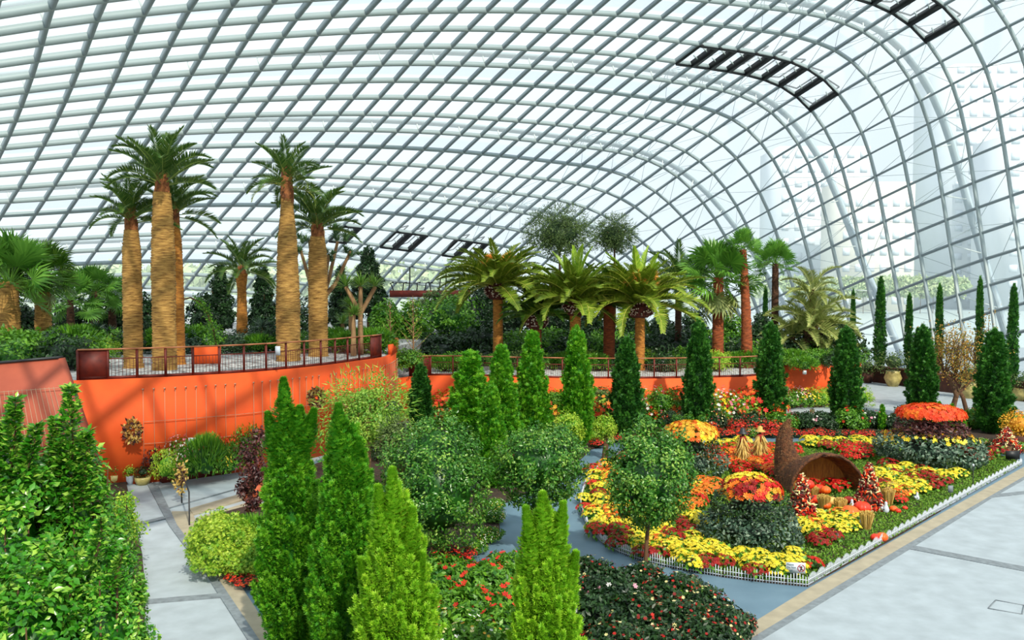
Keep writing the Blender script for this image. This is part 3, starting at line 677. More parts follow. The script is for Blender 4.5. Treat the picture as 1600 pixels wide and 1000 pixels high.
def trunk_mesh(h, prof, mt, rings=.09, rough=.05, lean=(0, 0), seg=20, seed=0):
    """palm trunk with raised leaf-scar rings; prof = [(height fraction, radius)]"""
    rg = np.random.default_rng(seed); n = max(12, int(h / rings) * 2); z = np.linspace(0, h, n)
    r = np.interp(z / h, [p[0] for p in prof], [p[1] for p in prof]) * (1 + rough * ((np.arange(n) % 2) * 2 - 1) * .5)
    th = np.arange(seg) * 2 * PI / seg; ph = rg.uniform(0, 6.28, n)
    rr = r[:, None] * (1 + rough * .5 * np.sin(3 * th[None] + ph[:, None])) * (1 + rg.normal(size=(n, seg)) * rough * .3)
    cx = lean[0] * (z / h) ** 1.6; cy = lean[1] * (z / h) ** 1.6
    V = np.stack([cx[:, None] + rr * np.cos(th), cy[:, None] + rr * np.sin(th), z[:, None] * np.ones(seg) + rg.normal(size=(n, seg)) * rings * .12], -1)
    i, j = np.meshgrid(np.arange(n - 1), np.arange(seg), indexing='ij'); j2 = (j + 1) % seg
    Fa = np.stack([i * seg + j, i * seg + j2, (i + 1) * seg + j2, (i + 1) * seg + j], -1).reshape(-1, 4)
    m = Mesh(); m.add(V.reshape(-1, 3), Fa); return m
def boots(m, z0, z1, r0, r1, n, size, mat_=0, out=.5, up=1.):
    """old leaf bases standing out from the trunk top"""
    u = np.arange(n) / n; a = np.arange(n) * 2.39996; r = r0 + (r1 - r0) * u
    P = np.stack([np.cos(a) * r * .85, np.sin(a) * r * .85, z0 + (z1 - z0) * u], 1)
    rad = np.stack([np.cos(a), np.sin(a), 0 * a], 1); X = unit(rad * out + [0, 0, up])
    tm = T_([(0, .35, -.12), (0, -.35, -.12), (1, .12, -.05), (1, -.12, -.05), (0, .3, .12), (0, -.3, .12), (1, .1, .06), (1, -.1, .06)], [[0, 1, 3, 2], [4, 6, 7, 5], [0, 2, 6, 4], [1, 5, 7, 3], [2, 3, 7, 6]])
    m.scatter(tm, P, X, rad, size * R.uniform(.8, 1.2, n), mat_)

TK = {'gold': mat('trunk_gold', (206, 160, 88), .9, (120, 84, 44), noise=3.2, bump=.7, stretch=(1, 1, 7), bscale=9, third=(.5, (176, 132, 66))),
      'golden': mat('trunk_amber', (204, 138, 56), .9, (140, 84, 34), noise=4, bump=.6, stretch=(1, 1, 5), bscale=9),
      'red': mat('trunk_rust', (168, 84, 40), .9, (104, 52, 28), noise=4, bump=.6, stretch=(1, 1, 4), bscale=9),
      'dark': mat('trunk_dark', (96, 62, 40), .9, (52, 32, 22), noise=5, bump=.6, stretch=(1, 1, 3), bscale=9),
      'boot': mat('leaf_bases', (170, 104, 54), .8, (96, 52, 28), noise=6, bump=.5),
      'boot_dark': mat('leaf_bases_dark', (112, 46, 34), .85, (44, 22, 20), noise=8),
      'cut': mat('cut_leaf_ends', (214, 198, 182), .8)}
for o_ in ():
    pass
HID = []
def proto(o): HID.append(o); return o
FR = {}
FR['phoenix'] = [proto(frond_mesh(2.6, 62, .62, .055, d, .4, s, L['palm_dark'], base=.16)) for s, d in ((1, .9), (2, 1.4), (3, .55))]
FR['phoenix_y'] = [proto(frond_mesh(2.3, 40, .5, .035, 1.5, .15, 4, L['palm_gold'], base=.2))]
FR['canary'] = [proto(frond_mesh(3.0, 56, .56, .095, d, .22, s, L['palm_gold'], base=.08, yellow=-.02)) for s, d in ((5, 1.0), (6, 1.3), (7, .75))]
FR['cycad'] = [proto(frond_mesh(2.7, 52, .5, .09, d, .4, s, L['palm'], base=.08)) for s, d in ((8, 1.2), (9, .6))]
FR['fresh'] = [proto(frond_mesh(2.7, 50, .42, .10, .45, .5, 14, leafm('palm_leaf_fresh', (110, 160, 30), (200, 222, 80), .42, .35), base=.1))]
FR['silver'] = [proto(frond_mesh(2.4, 56, .5, .05, d, .5, s, L['palm_silver'], base=.16)) for s, d in ((11, .9), (12, 1.3))]
FR['fan'] = [proto(fan_mesh(.95, .85, 26, L['fan'], s, fold=f, droopy=d)) for s, f, d in ((1, .3, .12), (2, .1, .35))]
FR['fan_silver'] = [proto(fan_mesh(.9, .85, 26, L['palm'], s, fold=f, droopy=d)) for s, f, d in ((3, .3, .2), (4, .1, .5))]
FR['dead'] = [proto(fan_mesh(.9, .8, 18, M['straw'], 9, fold=.0, droopy=.6, name='dry_frond'))]
FR['skirt_silver'] = [proto(fan_mesh(1.0, .9, 22, L['palm_silver'], 10, fold=.1, droopy=.5, name='hanging_frond'))]

def palm(name, label, px, base_y, zt, top_y, wpx, prof, mt, cat='palm', dist=None, lean_px=0, rings=.1, rough=.06, seed=0, floor_z=None):
    """returns thing, trunk height, metres per pixel"""
    dist = dist or (H - zt) * F / (base_y - 455); x = (px - 800) / F * dist; mpp = dist / F
    h = H - (top_y - 455) * mpp - zt
    t = thing(name, label, cat, (x, dist, zt - .05)); r = wpx * mpp / 2; h += .05
    tm = trunk_mesh(h, [(a, b * r) for a, b in prof], None, rings, rough, (lean_px * mpp, 0), seed=seed); tm.build('trunk', TK[mt], t)
    return t, h, mpp, r, lean_px * mpp
G1 = 'thick-trunked feather palms on the gravel terrace'
def date_palm(label, px, by, ty, wpx, crown, nfr, e0=.1, e1=1.35, mt='gold', dist=None, boot_px=40, seed=0, lean=0, prof=None, fr='phoenix', sc_=1., zt=Z1, ylw=0):
    prof = prof or [(0, 1.08), (.04, .98), (.5, 1.0), (.85, .95), (1, .72)]
    t, h, mpp, r, lx = palm('date_palm', label, px, by, zt, ty, wpx, prof, mt, dist=dist, lean_px=lean, seed=seed)
    bh = boot_px * mpp; b = Mesh(); b.tube([(lx, 0, h - .1), (lx, 0, h + bh * .6), (lx, 0, h + bh)], [r * prof[-1][1] * .85, r * prof[-1][1] * .6, r * .22], 12)
    tp = prof[-1][1]; boots(b, h - .15, h + bh * .7, r * tp * .9, r * tp * .5, 60, min(bh * .34, .5), out=.12); b.V[-1][:, 0] += lx
    b.build('leaf_bases', TK['boot'], t)
    s = crown * mpp / 2.0 * sc_
    put_fronds(t, FR[fr], nfr, (lx, 0, h + bh * .8), e0, e1, (s, s * .95), r0=r * .35, seed=seed, zsp=bh * .5)
    if ylw: put_fronds(t, FR['phoenix_y'], ylw, (lx, 0, h + bh * .6), -.1, .3, (s, s), r0=r * .4, seed=seed + 5, ga=3.0)
    return t
def canary(label, px, by, bulb_y0, bulb_y1, wpx, bulb_w, crown, nfr, mt='golden', dist=None, seed=0, fr='canary', tuft=True, e0=-.15, fresh=0):
    t, h, mpp, r, lx = palm('bulb_necked_palm', label, px, by, Z2, bulb_y1, wpx, [(0, 1.15), (.08, 1), (.9, .95), (1, 1)], mt, dist=dist, seed=seed, rings=.12)
    bw = bulb_w * mpp / 2 * 1.15; bh = (bulb_y1 - bulb_y0) * mpp
    b = Mesh(); b.lathe([(.01, h - .05)] + [(bw * .8 * math.sin(PI * (u * .8 + .14)) ** .6, h - .05 + bh * u) for u in np.linspace(0, 1, 9)] + [(.01, h + bh)], 14)
    n = 170; D = sphere_dirs(n, -.85); D = D[D[:, 2] < .8]; n = len(D); Pb = np.stack([D[:, 0] * bw * .86, D[:, 1] * bw * .86, h + bh * .45 + D[:, 2] * bh * .5], 1)
    Xb = unit(D * [1, 1, .3] + [0, 0, .55]); b.scatter(BALL, Pb, Xb, D, np.array([.14, .055, .05]) * R.uniform(.8, 1.2, (n, 1)), 0)
    b.scatter(BALL, Pb + Xb * .12, Xb, D, np.ones((n, 1)) * np.array([[.035, .045, .04]]), 1)
    b.build('bulb_of_leaf_bases', [TK['boot_dark'], TK['cut']], t)
    s = crown * mpp / 2.7
    put_fronds(t, FR[fr], int(nfr * 1.6), (0, 0, h + bh * 1.0), e0 + .2, 1.3, (s * 1.08, s * .74), r0=bw * .45, seed=seed, zsp=.25)
    if fresh: put_fronds(t, FR['fresh'], fresh, (0, 0, h + bh * 1.05), .75, 1.5, (s * .95, s * 1.0), r0=.15, seed=seed + 9, zsp=.2)
    if tuft:
        f = Mesh(); n = 9
        for k in range(n):
            a = k * 2.4; base = np.array([math.cos(a) * .25, math.sin(a) * .25 - .3, h + bh + .3]); q = base + np.array([math.cos(a) * .55, math.sin(a) * .5 - .2, .8 + .3 * (k % 2)]) * mpp * 26
            f.tube([base, (base + q) / 2, q], [.03, .025, .02], 5, mat=0); m_ = 40; u = R.random(m_) ** .6
            Pp = base + (q - base) * (.55 + .5 * u)[:, None]; dd = unit(R.normal(size=(m_, 3)) + [0, 0, .8]); f.scatter(NEEDLE, Pp, dd, sphere_dirs(m_), np.array([.38, .5, 1]) * np.ones((m_, 1)), 1)
        f.build('flower_stalks', [PET['amber'], leafm('palm_blossom', (244, 140, 50), (255, 196, 100), .7, .3)], t)
    return t
def fan_palm(label, px, by, ty, wpx, crown, nfr, mt, dist=None, seed=0, lean=0, fr='fan', zt=Z2, e0=-.5, prof=None, skirt=0, taper=.6, cat='palm'):
    t, h, mpp, r, lx = palm('fan_palm', label, px, by, zt, ty, wpx, prof or [(0, 1.15), (.1, 1), (1, taper)], mt, dist=dist, seed=seed, lean_px=lean, rings=.1, rough=.09)
    s = crown * mpp / 1.75
    put_fronds(t, FR[fr], int(nfr * 1.3), (lx, 0, h + .1), e0, 1.45, (s, s * .95), r0=r * .5, seed=seed, zsp=.35, roll=.55)
    if skirt: put_fronds(t, FR['skirt_silver'], skirt, (lx, 0, h - .1), -1.35, -.8, (s * .95, s * .85), r0=r * .6, seed=seed + 3, zsp=.2)
    return t
# ------------------------------------------------------------------ palms of the tall terrace
date_palm('tall thick pale-trunked palm, leftmost of the closest three by the railing', 207, 574, 360, 29, 52, 26, boot_px=38, seed=1, e0=.15)
date_palm('tallest and thickest pale palm trunk behind the railing, its crown highest of all', 256, 577, 302, 37, 66, 28, boot_px=34, seed=2, e0=.35, prof=[(0, 1.0), (.25, .95), (.6, .98), (.85, .85), (1, .7)])
date_palm('slimmer darker palm leaning just behind the tallest trunk', 277, 569, 350, 22, 52, 24, boot_px=36, seed=3, e0=.1, dist=33.5, lean=-3, mt='golden')
date_palm('tall pale palm with a bottle-shaped trunk and yellowing side fronds, centre of the railing', 450, 563, 312, 37, 50, 24, boot_px=50, seed=4, prof=[(0, 1.0), (.35, 1.0), (.75, .8), (.93, .55), (1, .5)], ylw=3, e0=.05)
date_palm('thick pale palm standing right of the bottle-shaped one, crown leaning right', 497, 556, 370, 30, 56, 26, boot_px=34, seed=5, e0=.2)
date_palm('small slender palm behind the railing, between the tall pale trunks', 378, 545, 428, 17, 46, 22, boot_px=14, seed=6, dist=42, e0=-.3, mt='golden', fr='phoenix', prof=[(0, 1.15), (.3, 1), (.8, .8), (1, 1.1)])
fan_palm('short stout fan palm with a shaggy golden trunk above the hedge on the left', 67, 545, 428, 26, 56, 30, 'gold', dist=40, seed=7, zt=Z1, e0=-.6, fr='fan_silver', taper=.75, skirt=2)
fan_palm('shaggy thick palm cut by the left edge of the picture', 14, 548, 440, 34, 84, 32, 'gold', dist=38, seed=8, zt=Z1, e0=-.4, fr='fan', taper=.8)
for k, (x, y, s) in enumerate([(110, 468, 50), (148, 455, 44), (175, 470, 46)]):
    fan_palm('dark fan palm in the shade between the stout palm and the tall pale trunks', x, 548, y, 14, s, 20, 'dark', dist=50 + 2 * k, seed=20 + k, zt=Z1, e0=-.6, fr='fan')['group'] = 'dark fan palms in the left background'

# ------------------------------------------------------------------ palms of the lower terrace
canary('bulb-necked palm nearest the left, golden trunk and orange flower stalks', 778, 572, 440, 467, 16, 38, 88, 40, seed=11)
canary('short bulb-necked palm in shade whose bulb hangs lowest', 838, 574, 487, 514, 17, 34, 62, 26, seed=12, tuft=False, mt='red', fr='cycad')
canary('bulb-necked palm with upright fresh green centre and drooping fronds, middle of the three', 899, 576, 466, 492, 18, 36, 82, 44, seed=13, tuft=False, mt='golden', fr='canary', fresh=12)
date_palm('rust-trunked palm without a bulb between the two right-hand bulb-necked palms', 952, 573, 478, 18, 54, 20, mt='red', seed=14, zt=Z2, boot_px=8, e0=-.1, fr='cycad', prof=[(0, 1.15), (.1, 1), (1, 1)])
canary('bulb-necked palm farthest right with a wide golden crown and orange stalks', 1000, 574, 468, 495, 16, 44, 90, 44, seed=15, dist=45.5, fresh=9)
date_palm('thin dark-trunked palm right behind the wide golden crown', 1060, 560, 440, 10, 48, 24, mt='dark', seed=16, zt=Z2, boot_px=6, e0=-.5, dist=52, fr='phoenix')
fan_palm('brown-trunked fan palm with a heavy hanging skirt, left of the slim rust one', 1122, 572, 434, 17, 66, 34, 'red', seed=17, dist=48, skirt=9, e0=-.4, fr='fan', prof=[(0, 1.2), (.2, 1.05), (1, .9)])
fan_palm('slim rust-orange fan palm with a bright small crown, trunk paler at its foot', 1168, 574, 390, 18, 34, 20, 'red', seed=18, dist=47, lean=-8, e0=-.3, fr='fan', taper=.55)
fan_palm('dark-trunked fan palm farthest right behind the silvery date palm', 1211, 566, 412, 12, 40, 22, 'dark', seed=19, dist=52, e0=-.3, fr='fan', taper=.8)
# clump of silvery date palms
t = thing('clump_palm', 'wide silvery-green date palm clump with several short trunks at the terrace right end', 'palm', ((1268 - 800) / F * 51, 51, Z2))
for k, (dx, dy, hh, r) in enumerate([(-.95, .2, 1.5, .2), (0.1, 0, 2.6, .3), (.5, .3, 1.9, .22), (-.25, -.2, 1.9, .26), (1.1, .4, 1.4, .2)]):
    tm = trunk_mesh(hh, [(0, r * 1.2), (1, r)], None, .1, .12, (dx * .2, 0), seed=k); tm.V[0][:, 0] += dx; tm.V[0][:, 1] += dy; tm.build('trunk', TK['dark'], t)
    s = (.95, 1.25, 1.0, 1.0, .95)[k]
    put_fronds(t, FR['silver'], 18, (dx * 1.2, dy, hh), -.35, 1.35, (s, s), seed=30 + k)
put_fronds(t, FR['silver'], 16, (.05, 0, 4.4), -.2, 1.3, (.9, .9), seed=39)
tm = trunk_mesh(4.4, [(0, .2), (1, .16)], None, .1, .12, seed=9); tm.build('trunk', TK['dark'], t)

# ------------------------------------------------------------------ rosette trees (dragon tree, yuccas)
def rosette(m, c, n, ln, w, up=.3, mat_=0):
    D = sphere_dirs(n, -.45); D = unit(D + [0, 0, up]); c = np.asarray(c, float)
    m.scatter(T_([(0, -.5, 0), (.5, -.4, .03), (1, 0, -.1), (.5, .4, .03), (0, .5, 0)], [[0, 1, 2, 3], [0, 3, 4, 4]][:1]), np.repeat(c[None], n, 0), D, np.array([0, 0, 1.]) + R.normal(size=(n, 3)) * .2, np.stack([ln * R.uniform(.75, 1.1, n), np.full(n, w), np.full(n, ln)], 1), mat_)
def tree_at(name, label, cat, px, dist, z): return thing(name, label, cat, ((px - 800) / F * dist, dist, z))
t = tree_at('dragon_tree', 'branching dragon tree with rounded blue-green tufts behind the right-hand tall palm', 'tree', 505, 41, Z1)
mpp = 41 / F; b = Mesh(); g = Mesh()
P0 = lambda x, y: np.array([(x - 505) * mpp, 0, H - (y - 455) * mpp - Z1])
root = P0(500, 545)
for (x, y, r) in ((478, 366, 26), (530, 370, 28), (546, 384, 20), (505, 352, 24), (470, 384, 18), (520, 392, 18)):
    tip = P0(x, y + 8) + (0, R.normal() * .6, 0); mid = (P0(500, 470) + tip) / 2 - (0, 0, .4); b.tube([root, P0(501, 470), mid, tip], [.2, .17, .1, .07], 8)
    for q in range(5): rosette(g, tip + R.normal(size=3) * [r * mpp * .45, r * mpp * .45, r * mpp * .25], 70, r * mpp * .62, .05, .4)
b.build('branches', M['bark_pale'], t); g.build('leaf_tufts', leafm('dragon_leaf', (40, 92, 62), (128, 160, 96), .5, .2), t)
def yucca(px, dist, zt, top, base, r, label, grp=None, w=.06, n=150, tr=.11, heads=1, mt='yucca'):
    t = tree_at('yucca', label, 'yucca', px, dist, zt); mpp = dist / F; hz = H - (top - 455) * mpp - zt; b = Mesh(); g = Mesh()
    for q in range(heads):
        off = np.array([(q - (heads - 1) / 2) * r * mpp * .8, .1 * q, 0]); tip = np.array([0, 0, hz]) + off
        b.tube([(0, 0, 0), (0, 0, hz * .6), tip], [tr * 1.3, tr, tr * .9], 8); rosette(g, tip, n, r * mpp, w, .35)
    b.build('trunk', M['bark_pale'], t); g.build('leaves', L[mt], t)
    if grp: t['group'] = grp
    return t
yucca(563, 38.5, Z1, 448, 0, 28, 'taller pale-stemmed yucca at the right end of the tall terrace', heads=3, n=110)
yucca(552, 37.8, Z1, 492, 0, 22, 'shorter yucca with a drooping pale head beside the taller one', n=160)
yucca(548, 40.5, Z1, 478, 0, 20, 'spiky upright yucca head behind the two pale-stemmed yuccas', n=150)
for k, (x, y, d, r) in enumerate([(409, 512, 41, 24), (535, 506, 42, 22), (330, 520, 42, 18), (150, 515, 40, 18), (170, 520, 40, 15)]):
    yucca(x, d, Z1, y, 0, r, 'low spiky agave-like rosette among the shrubs of the tall terrace', 'spiky rosettes of the tall terrace', n=110, mt='grey' if k != 1 else 'yucca')
for k, (x, y, d, r) in enumerate([(1228, 556, 50, 20), (1246, 548, 50.5, 18), (1212, 553, 50.6, 16), (1257, 560, 49.6, 16)]):
    yucca(x, d, Z2, y, 0, r, 'low blue-grey spiky rosette at the foot of the silvery date palms', 'spiky rosettes under the silvery date palms', n=110, mt='grey')

# ------------------------------------------------------------------ leafy trees and shrubs of the background
def tree(name, label, px, py, rx, ry, dist, zt, leaf, n, size, group=None, trunk=True, cat='tree', tmpl=LEAF2, amp=.16, shape=1., wisp=0, bark='bark', core=True):
    """rounded leafy tree centred at a pixel, growing from ground level zt"""
    mpp = dist / F; c = atd(px, py, dist); r = np.array([rx * mpp, rx * mpp * .9, ry * mpp])
    t = thing(name, label, cat, (c[0], c[1], zt), group); cl = c - np.array([c[0], c[1], zt])
    if trunk:
        b = Mesh(); b.tube([(0, 0, 0), (.05, 0, cl[2] * .5), (0, 0, cl[2])], [.13, .1, .05], 7)
        for k in range(5):
            a = k * 1.26; q = cl + np.array([math.cos(a) * r[0] * .55, math.sin(a) * r[1] * .55, r[2] * .3]); b.tube([(0.02, 0, max(.1, cl[2] - r[2] * .7)), (cl + q) / 2 - (0, 0, .1 * r[2]), q], [.07, .05, .02], 6)
        b.build('trunk', M[bark], t)
    m = Mesh(); sd = int(px * 7 + py)
    if shape != 1.:                                     # cone-ish
        for f_, s_ in ((-.5, 1.), (-.05, .82), (.38, .56), (.72, .32)):
            leafclump(m, cl + (0, 0, r[2] * f_), (r[0] * s_, r[1] * s_, r[2] * .42), 26, int(n * s_ * .5 / 26), size, tmpl, seed=sd)
    else:
        nc = 46 if core else 60
        leafclump(m, cl, r, nc, int(n / nc), size, tmpl, seed=sd, rc=.3, core=.5 if core else 0, inner=.5 if core else .2)
    if wisp:
        D = sphere_dirs(wisp, -.6); P = cl + D * r * R.uniform(.85, 1.18, (wisp, 1)); m.scatter(NEEDLE, P, unit(D + R.normal(size=(wisp, 3)) * .5 + [0, 0, -.2]), sphere_dirs(wisp), size * 2.2)
    m.build('foliage', L[leaf] if isinstance(leaf, str) else leaf, t)
    return t
tree('olive_tree', 'tall grey-green olive-like tree rising behind the fresh green bulb-necked palm', 874, 366, 50, 42, 58, Z2, 'olive', 9000, .13, wisp=2500)
tree('olive_tree', 'smaller grey-green tree right of the tall olive-like one, behind the palms', 960, 370, 32, 32, 60, Z2, 'olive', 5000, .13, wisp=1400)
GT = 'dark evergreen trees behind the tall palms'
tree('magnolia_tree', 'dark conical evergreen rising between the slender small palm and the tallest palms', 345, 470, 26, 52, 50, Z1, 'dark', 5000, .2, shape=2)
tree('magnolia_tree', 'dark conical evergreen between the slender small palm and the bottle-shaped palm', 412, 478, 26, 58, 51, Z1, 'dark', 5000, .2, shape=2)
tree('magnolia_tree', 'dark evergreen behind the right-hand thick palm, left of the pointed one', 532, 470, 22, 48, 52, Z1, 'dark', 4000, .2, shape=2)
tree('magnolia_tree', 'dark pointed evergreen above the tall yucca, right of the thick palms', 575, 448, 36, 56, 54, Z1, 'dark', 7000, .2, shape=2)
big = [(700, 500, 60, 44, 56, 'green'), (690, 478, 40, 22, 60, 'olive'), (735, 500, 40, 50, 60, 'dark'), (800, 500, 42, 46, 60, 'dark'), (866, 505, 40, 42, 58, 'dark'), (925, 510, 36, 40, 60, 'dark'),
       (640, 510, 36, 36, 52, 'green'), (603, 505, 26, 34, 50, 'green'), (985, 520, 30, 36, 60, 'dark'), (1035, 520, 26, 26, 58, 'dark'), (1085, 520, 22, 34, 58, 'dark'), (1140, 525, 24, 36, 58, 'green'), (1190, 525, 24, 34, 58, 'dark'),
       (320, 500, 30, 40, 55, 'dark'), (455, 500, 40, 40, 56, 'dark'), (232, 500, 26, 40, 52, 'dark'), (180, 495, 34, 32, 56, 'dark'), (110, 500, 36, 36, 55, 'dark'), (30, 505, 40, 34, 52, 'dark'), (-20, 480, 40, 50, 50, 'dark'), (760, 470, 26, 30, 62, 'dark')]
for (x, y, rx, ry, d, lf) in big:
    zt = Z1 if x < 600 else Z2
    nm = {'dark': ('dark', 'dark green broad evergreen shrub in the shaded mass behind the terraces'), 'green': ('green', 'brighter green broad shrub in the planting behind the lower terrace'), 'olive': ('olive', 'grey-green rounded shrub top below the far walkway')}[lf]
    tree('background_shrub', nm[1], x, y, rx, ry * 1.1, d, zt, lf, 2600, .24, group='shrub mass behind the terraces, ' + nm[0], cat='shrub', trunk=True)
# low shrubs along the terrace edges: one of each kind, then copies
def lowshrub(leaf, n, size, tmpl=LEAF2, flowers=None, name='shrub', rad=(1, 1, .8), nf=60, fs=.06, wisp=0):
    t = thing(name, 'x', 'shrub'); b = Mesh()
    for k in range(5): a = k * 1.3; b.tube([(0, 0, 0), (.3 * math.cos(a), .3 * math.sin(a), .4)], [.03, .015], 5)
    b.build('stems', M['bark'], t); m = Mesh(); leafclump(m, (0, 0, rad[2] * .55), rad, 34, max(8, int(n / 28)), size * 1.15, tmpl, seed=int(n * size * 100), zmin=-.45, rc=.3, core=.5, inner=.6)
    if wisp: 
        D = sphere_dirs(wisp, 0.); m.scatter(NEEDLE, np.array([0, 0, rad[2] * .4]) + D * rad * .8, unit(D + [0, 0, .6] + R.normal(size=(wisp, 3)) * .3), sphere_dirs(wisp), size * 3)
    m.build('foliage', L[leaf], t)
    if flowers:
        D = sphere_dirs(nf, .0); P = np.array([0, 0, rad[2] * .58]) + D * rad * 1.03 * R.uniform(.92, 1.05, (nf, 1)); f = Mesh(); cls = [PET[c] for c in flowers]
        for q in range(len(cls)):
            s = slice(q, None, len(cls)); f.scatter(FLOWER, P[s], unit(np.cross(D[s], R.normal(size=D[s].shape))), unit(D[s] + [0, 0, .3]), fs * R.uniform(.8, 1.2, len(P[s])), q)
        f.build('blossoms', cls, t)
    return t
SH = {}
SH['green'] = lowshrub('green', 900, .12); SH['dark'] = lowshrub('dark', 900, .13); SH['lime'] = lowshrub('lime', 900, .11); SH['olive'] = lowshrub('olive', 800, .11, wisp=200)
SH['grey'] = lowshrub('grey', 800, .13); SH['fern'] = lowshrub('green', 500, .14, wisp=700)
PROTO = list(SH.values())
def at_floor(px, dist, z): return ((px - 800) / F * dist, dist, z)
rs = random.Random(5)
LB = {'green': 'mid-green low leafy shrub edging the terrace planting', 'dark': 'dark green low shrub edging the terrace planting', 'lime': 'yellow-green low shrub edging the terrace planting', 'olive': 'greyish wispy low shrub edging the terrace planting', 'grey': 'blue-grey low shrub edging the terrace planting', 'fern': 'feathery green low shrub edging the terrace planting'}
def row(xs, d0, d1, z, kinds, smin, smax, suffix, grp):
    for x in xs:
        k = rs.choice(kinds); s = rs.uniform(smin, smax); d = rs.uniform(d0, d1)
        dup(SH[k], at_floor(x, d, z), rs.uniform(0, 6), (s, s, s * rs.uniform(.7, 1.1)), LB[k].replace('edging the terrace planting', suffix), grp + ', ' + k)
row(range(-20, 200, 22), 35, 40, Z1, ['green', 'fern', 'green', 'lime'], .9, 1.3, 'at the left end of the tall terrace', 'left terrace shrubs')
row(range(-30, 130, 26), 30, 33, Z1, ['green', 'dark'], 1., 1.4, 'at the left edge in front of the stout palm', 'left edge shrubs')
row(range(205, 590, 20), 39, 42, Z1, ['green', 'lime', 'fern', 'dark', 'grey'], .8, 1.1, 'behind the railing of the tall terrace', 'tall terrace shrubs')
row(range(610, 1320, 17), 44.6, 49, Z2, ['green', 'fern', 'dark', 'lime', 'olive'], .7, 1.0, 'on the lower terrace behind the conifers', 'lower terrace shrubs')
row(range(590, 1330, 24), 50, 56, Z2, ['dark', 'green'], 1.4, 2.0, 'deep in the planting of the lower terrace', 'deep terrace shrubs')
row(range(1190, 1345, 15), 50, 50.6, Z2, ['green', 'lime', 'fern'], .6, .9, 'above the right end of the orange wall', 'right terrace shrubs')
row([605, 622, 640], 41, 43, Z1 - .9, ['green', 'fern'], .8, 1., 'beside the rounded end of the orange wall', 'wall end shrubs')
# bare young trees near the wall end
def bare_tree(label, px, base, top, dist, zt, leaf, spread=16, n=26, nl=160, name='young_tree', bark='bark_pale', r=.05):
    t = tree_at(name, label, 'tree', px, dist, zt); mpp = dist / F; h = H - (top - 455) * mpp - zt; b = Mesh(); b.tube([(0, 0, 0), (.03, 0, h * .5), (0, 0, h)], [r, r * .7, r * .2], 7); tips = []
    for k in range(n):
        u = .3 + .65 * k / n; a = k * 2.4; l = spread * mpp * (1.15 - u) * R.uniform(.8, 1.4); p0 = np.array([0, 0, h * u]); p1 = p0 + np.array([math.cos(a) * l, math.sin(a) * l, l * 1.0]); b.tube([p0, (p0 + p1) / 2 + (0, 0, -.05), p1], [r * .35, r * .25, r * .1], 5); tips += [p0 + (p1 - p0) * q for q in R.uniform(.4, 1, max(1, nl // n))]
    b.build('branches', M[bark], t); m = Mesh(); tips = np.array(tips); m.scatter(LEAF2, tips + R.normal(size=tips.shape) * .05, R.normal(size=tips.shape), sphere_dirs(len(tips)), .1); m.build('leaves', L[leaf], t); return t
bare_tree('thin young tree with sparse yellow leaves and a pale stem right of the tall terrace', 645, 555, 462, 43, Z2, 'lime', 26)
bare_tree('thinner bare young tree left of the yellow-leaved one', 609, 550, 470, 43, Z2, 'green', 18, nl=60)
# arched climber frame
t = tree_at('plant_arch', 'thin hoop covered by a green climber behind the railing, right of the three tall trunks', 'arch', 312, 36, Z1); mpp = 36 / F
pth = [np.array([(x - 312) * mpp, 0, H - (y - 455) * mpp - Z1]) for x, y in [(286, 468), (298, 465), (312, 472), (324, 490), (333, 515), (338, 545)]]
b = Mesh(); b.tube(pth, .04, 6); b.build('hoop', M['bark'], t); m = Mesh(); pp = smooth_line([(p[0], p[2]) for p in pth], 12); P = np.c_[pp[:, 0], np.zeros(len(pp)), pp[:, 1]]; P = np.repeat(P[18:], 10, 0); m.scatter(LEAF2, P + R.normal(size=P.shape) * .1, R.normal(size=P.shape), sphere_dirs(len(P)), .13); m.build('climber', L['green'], t)

# pencil cypresses by the glass
pen = conifer('pencil_cypress', 5.6, .42, 150, 26, .20, L['con_dark'], 'x', 41, prof='col')
LABP = {1376: 'pencil cypress by the glass, tallest and widest, left of the pots', 1421: 'slim pencil cypress between the pale pot and the bare twisted tree', 1468: 'pencil cypress rising behind the left side of the orange-leaved tree', 1531: 'pencil cypress rising behind the right side of the orange-leaved tree', 1584: 'pencil cypress at the right edge by the glass', 1333: 'dark thin pencil cypress just behind the silvery date palm clump', 1196: 'dark thin pencil cypress behind the rust-trunked fan palms'}
for x, ty, wd, d in ((1376, 432, 17, 58.7), (1421, 458, 13, 57.0), (1468, 443, 13, 54.6), (1531, 432, 13, 52.0), (1584, 443, 17, 49.9), (1333, 452, 10, 60.5), (1196, 447, 9, 63)):
    zb = 1.1 if x > 1340 else (0.05 if x > 1300 else Z2); h = H - (ty - 455) * d / F - zb; wr = wd * d / F / 2 / .42
    dup(pen, at_floor(x, d, zb), x, (wr, wr, h / 5.6), LABP[x])
PROTO.append(pen)
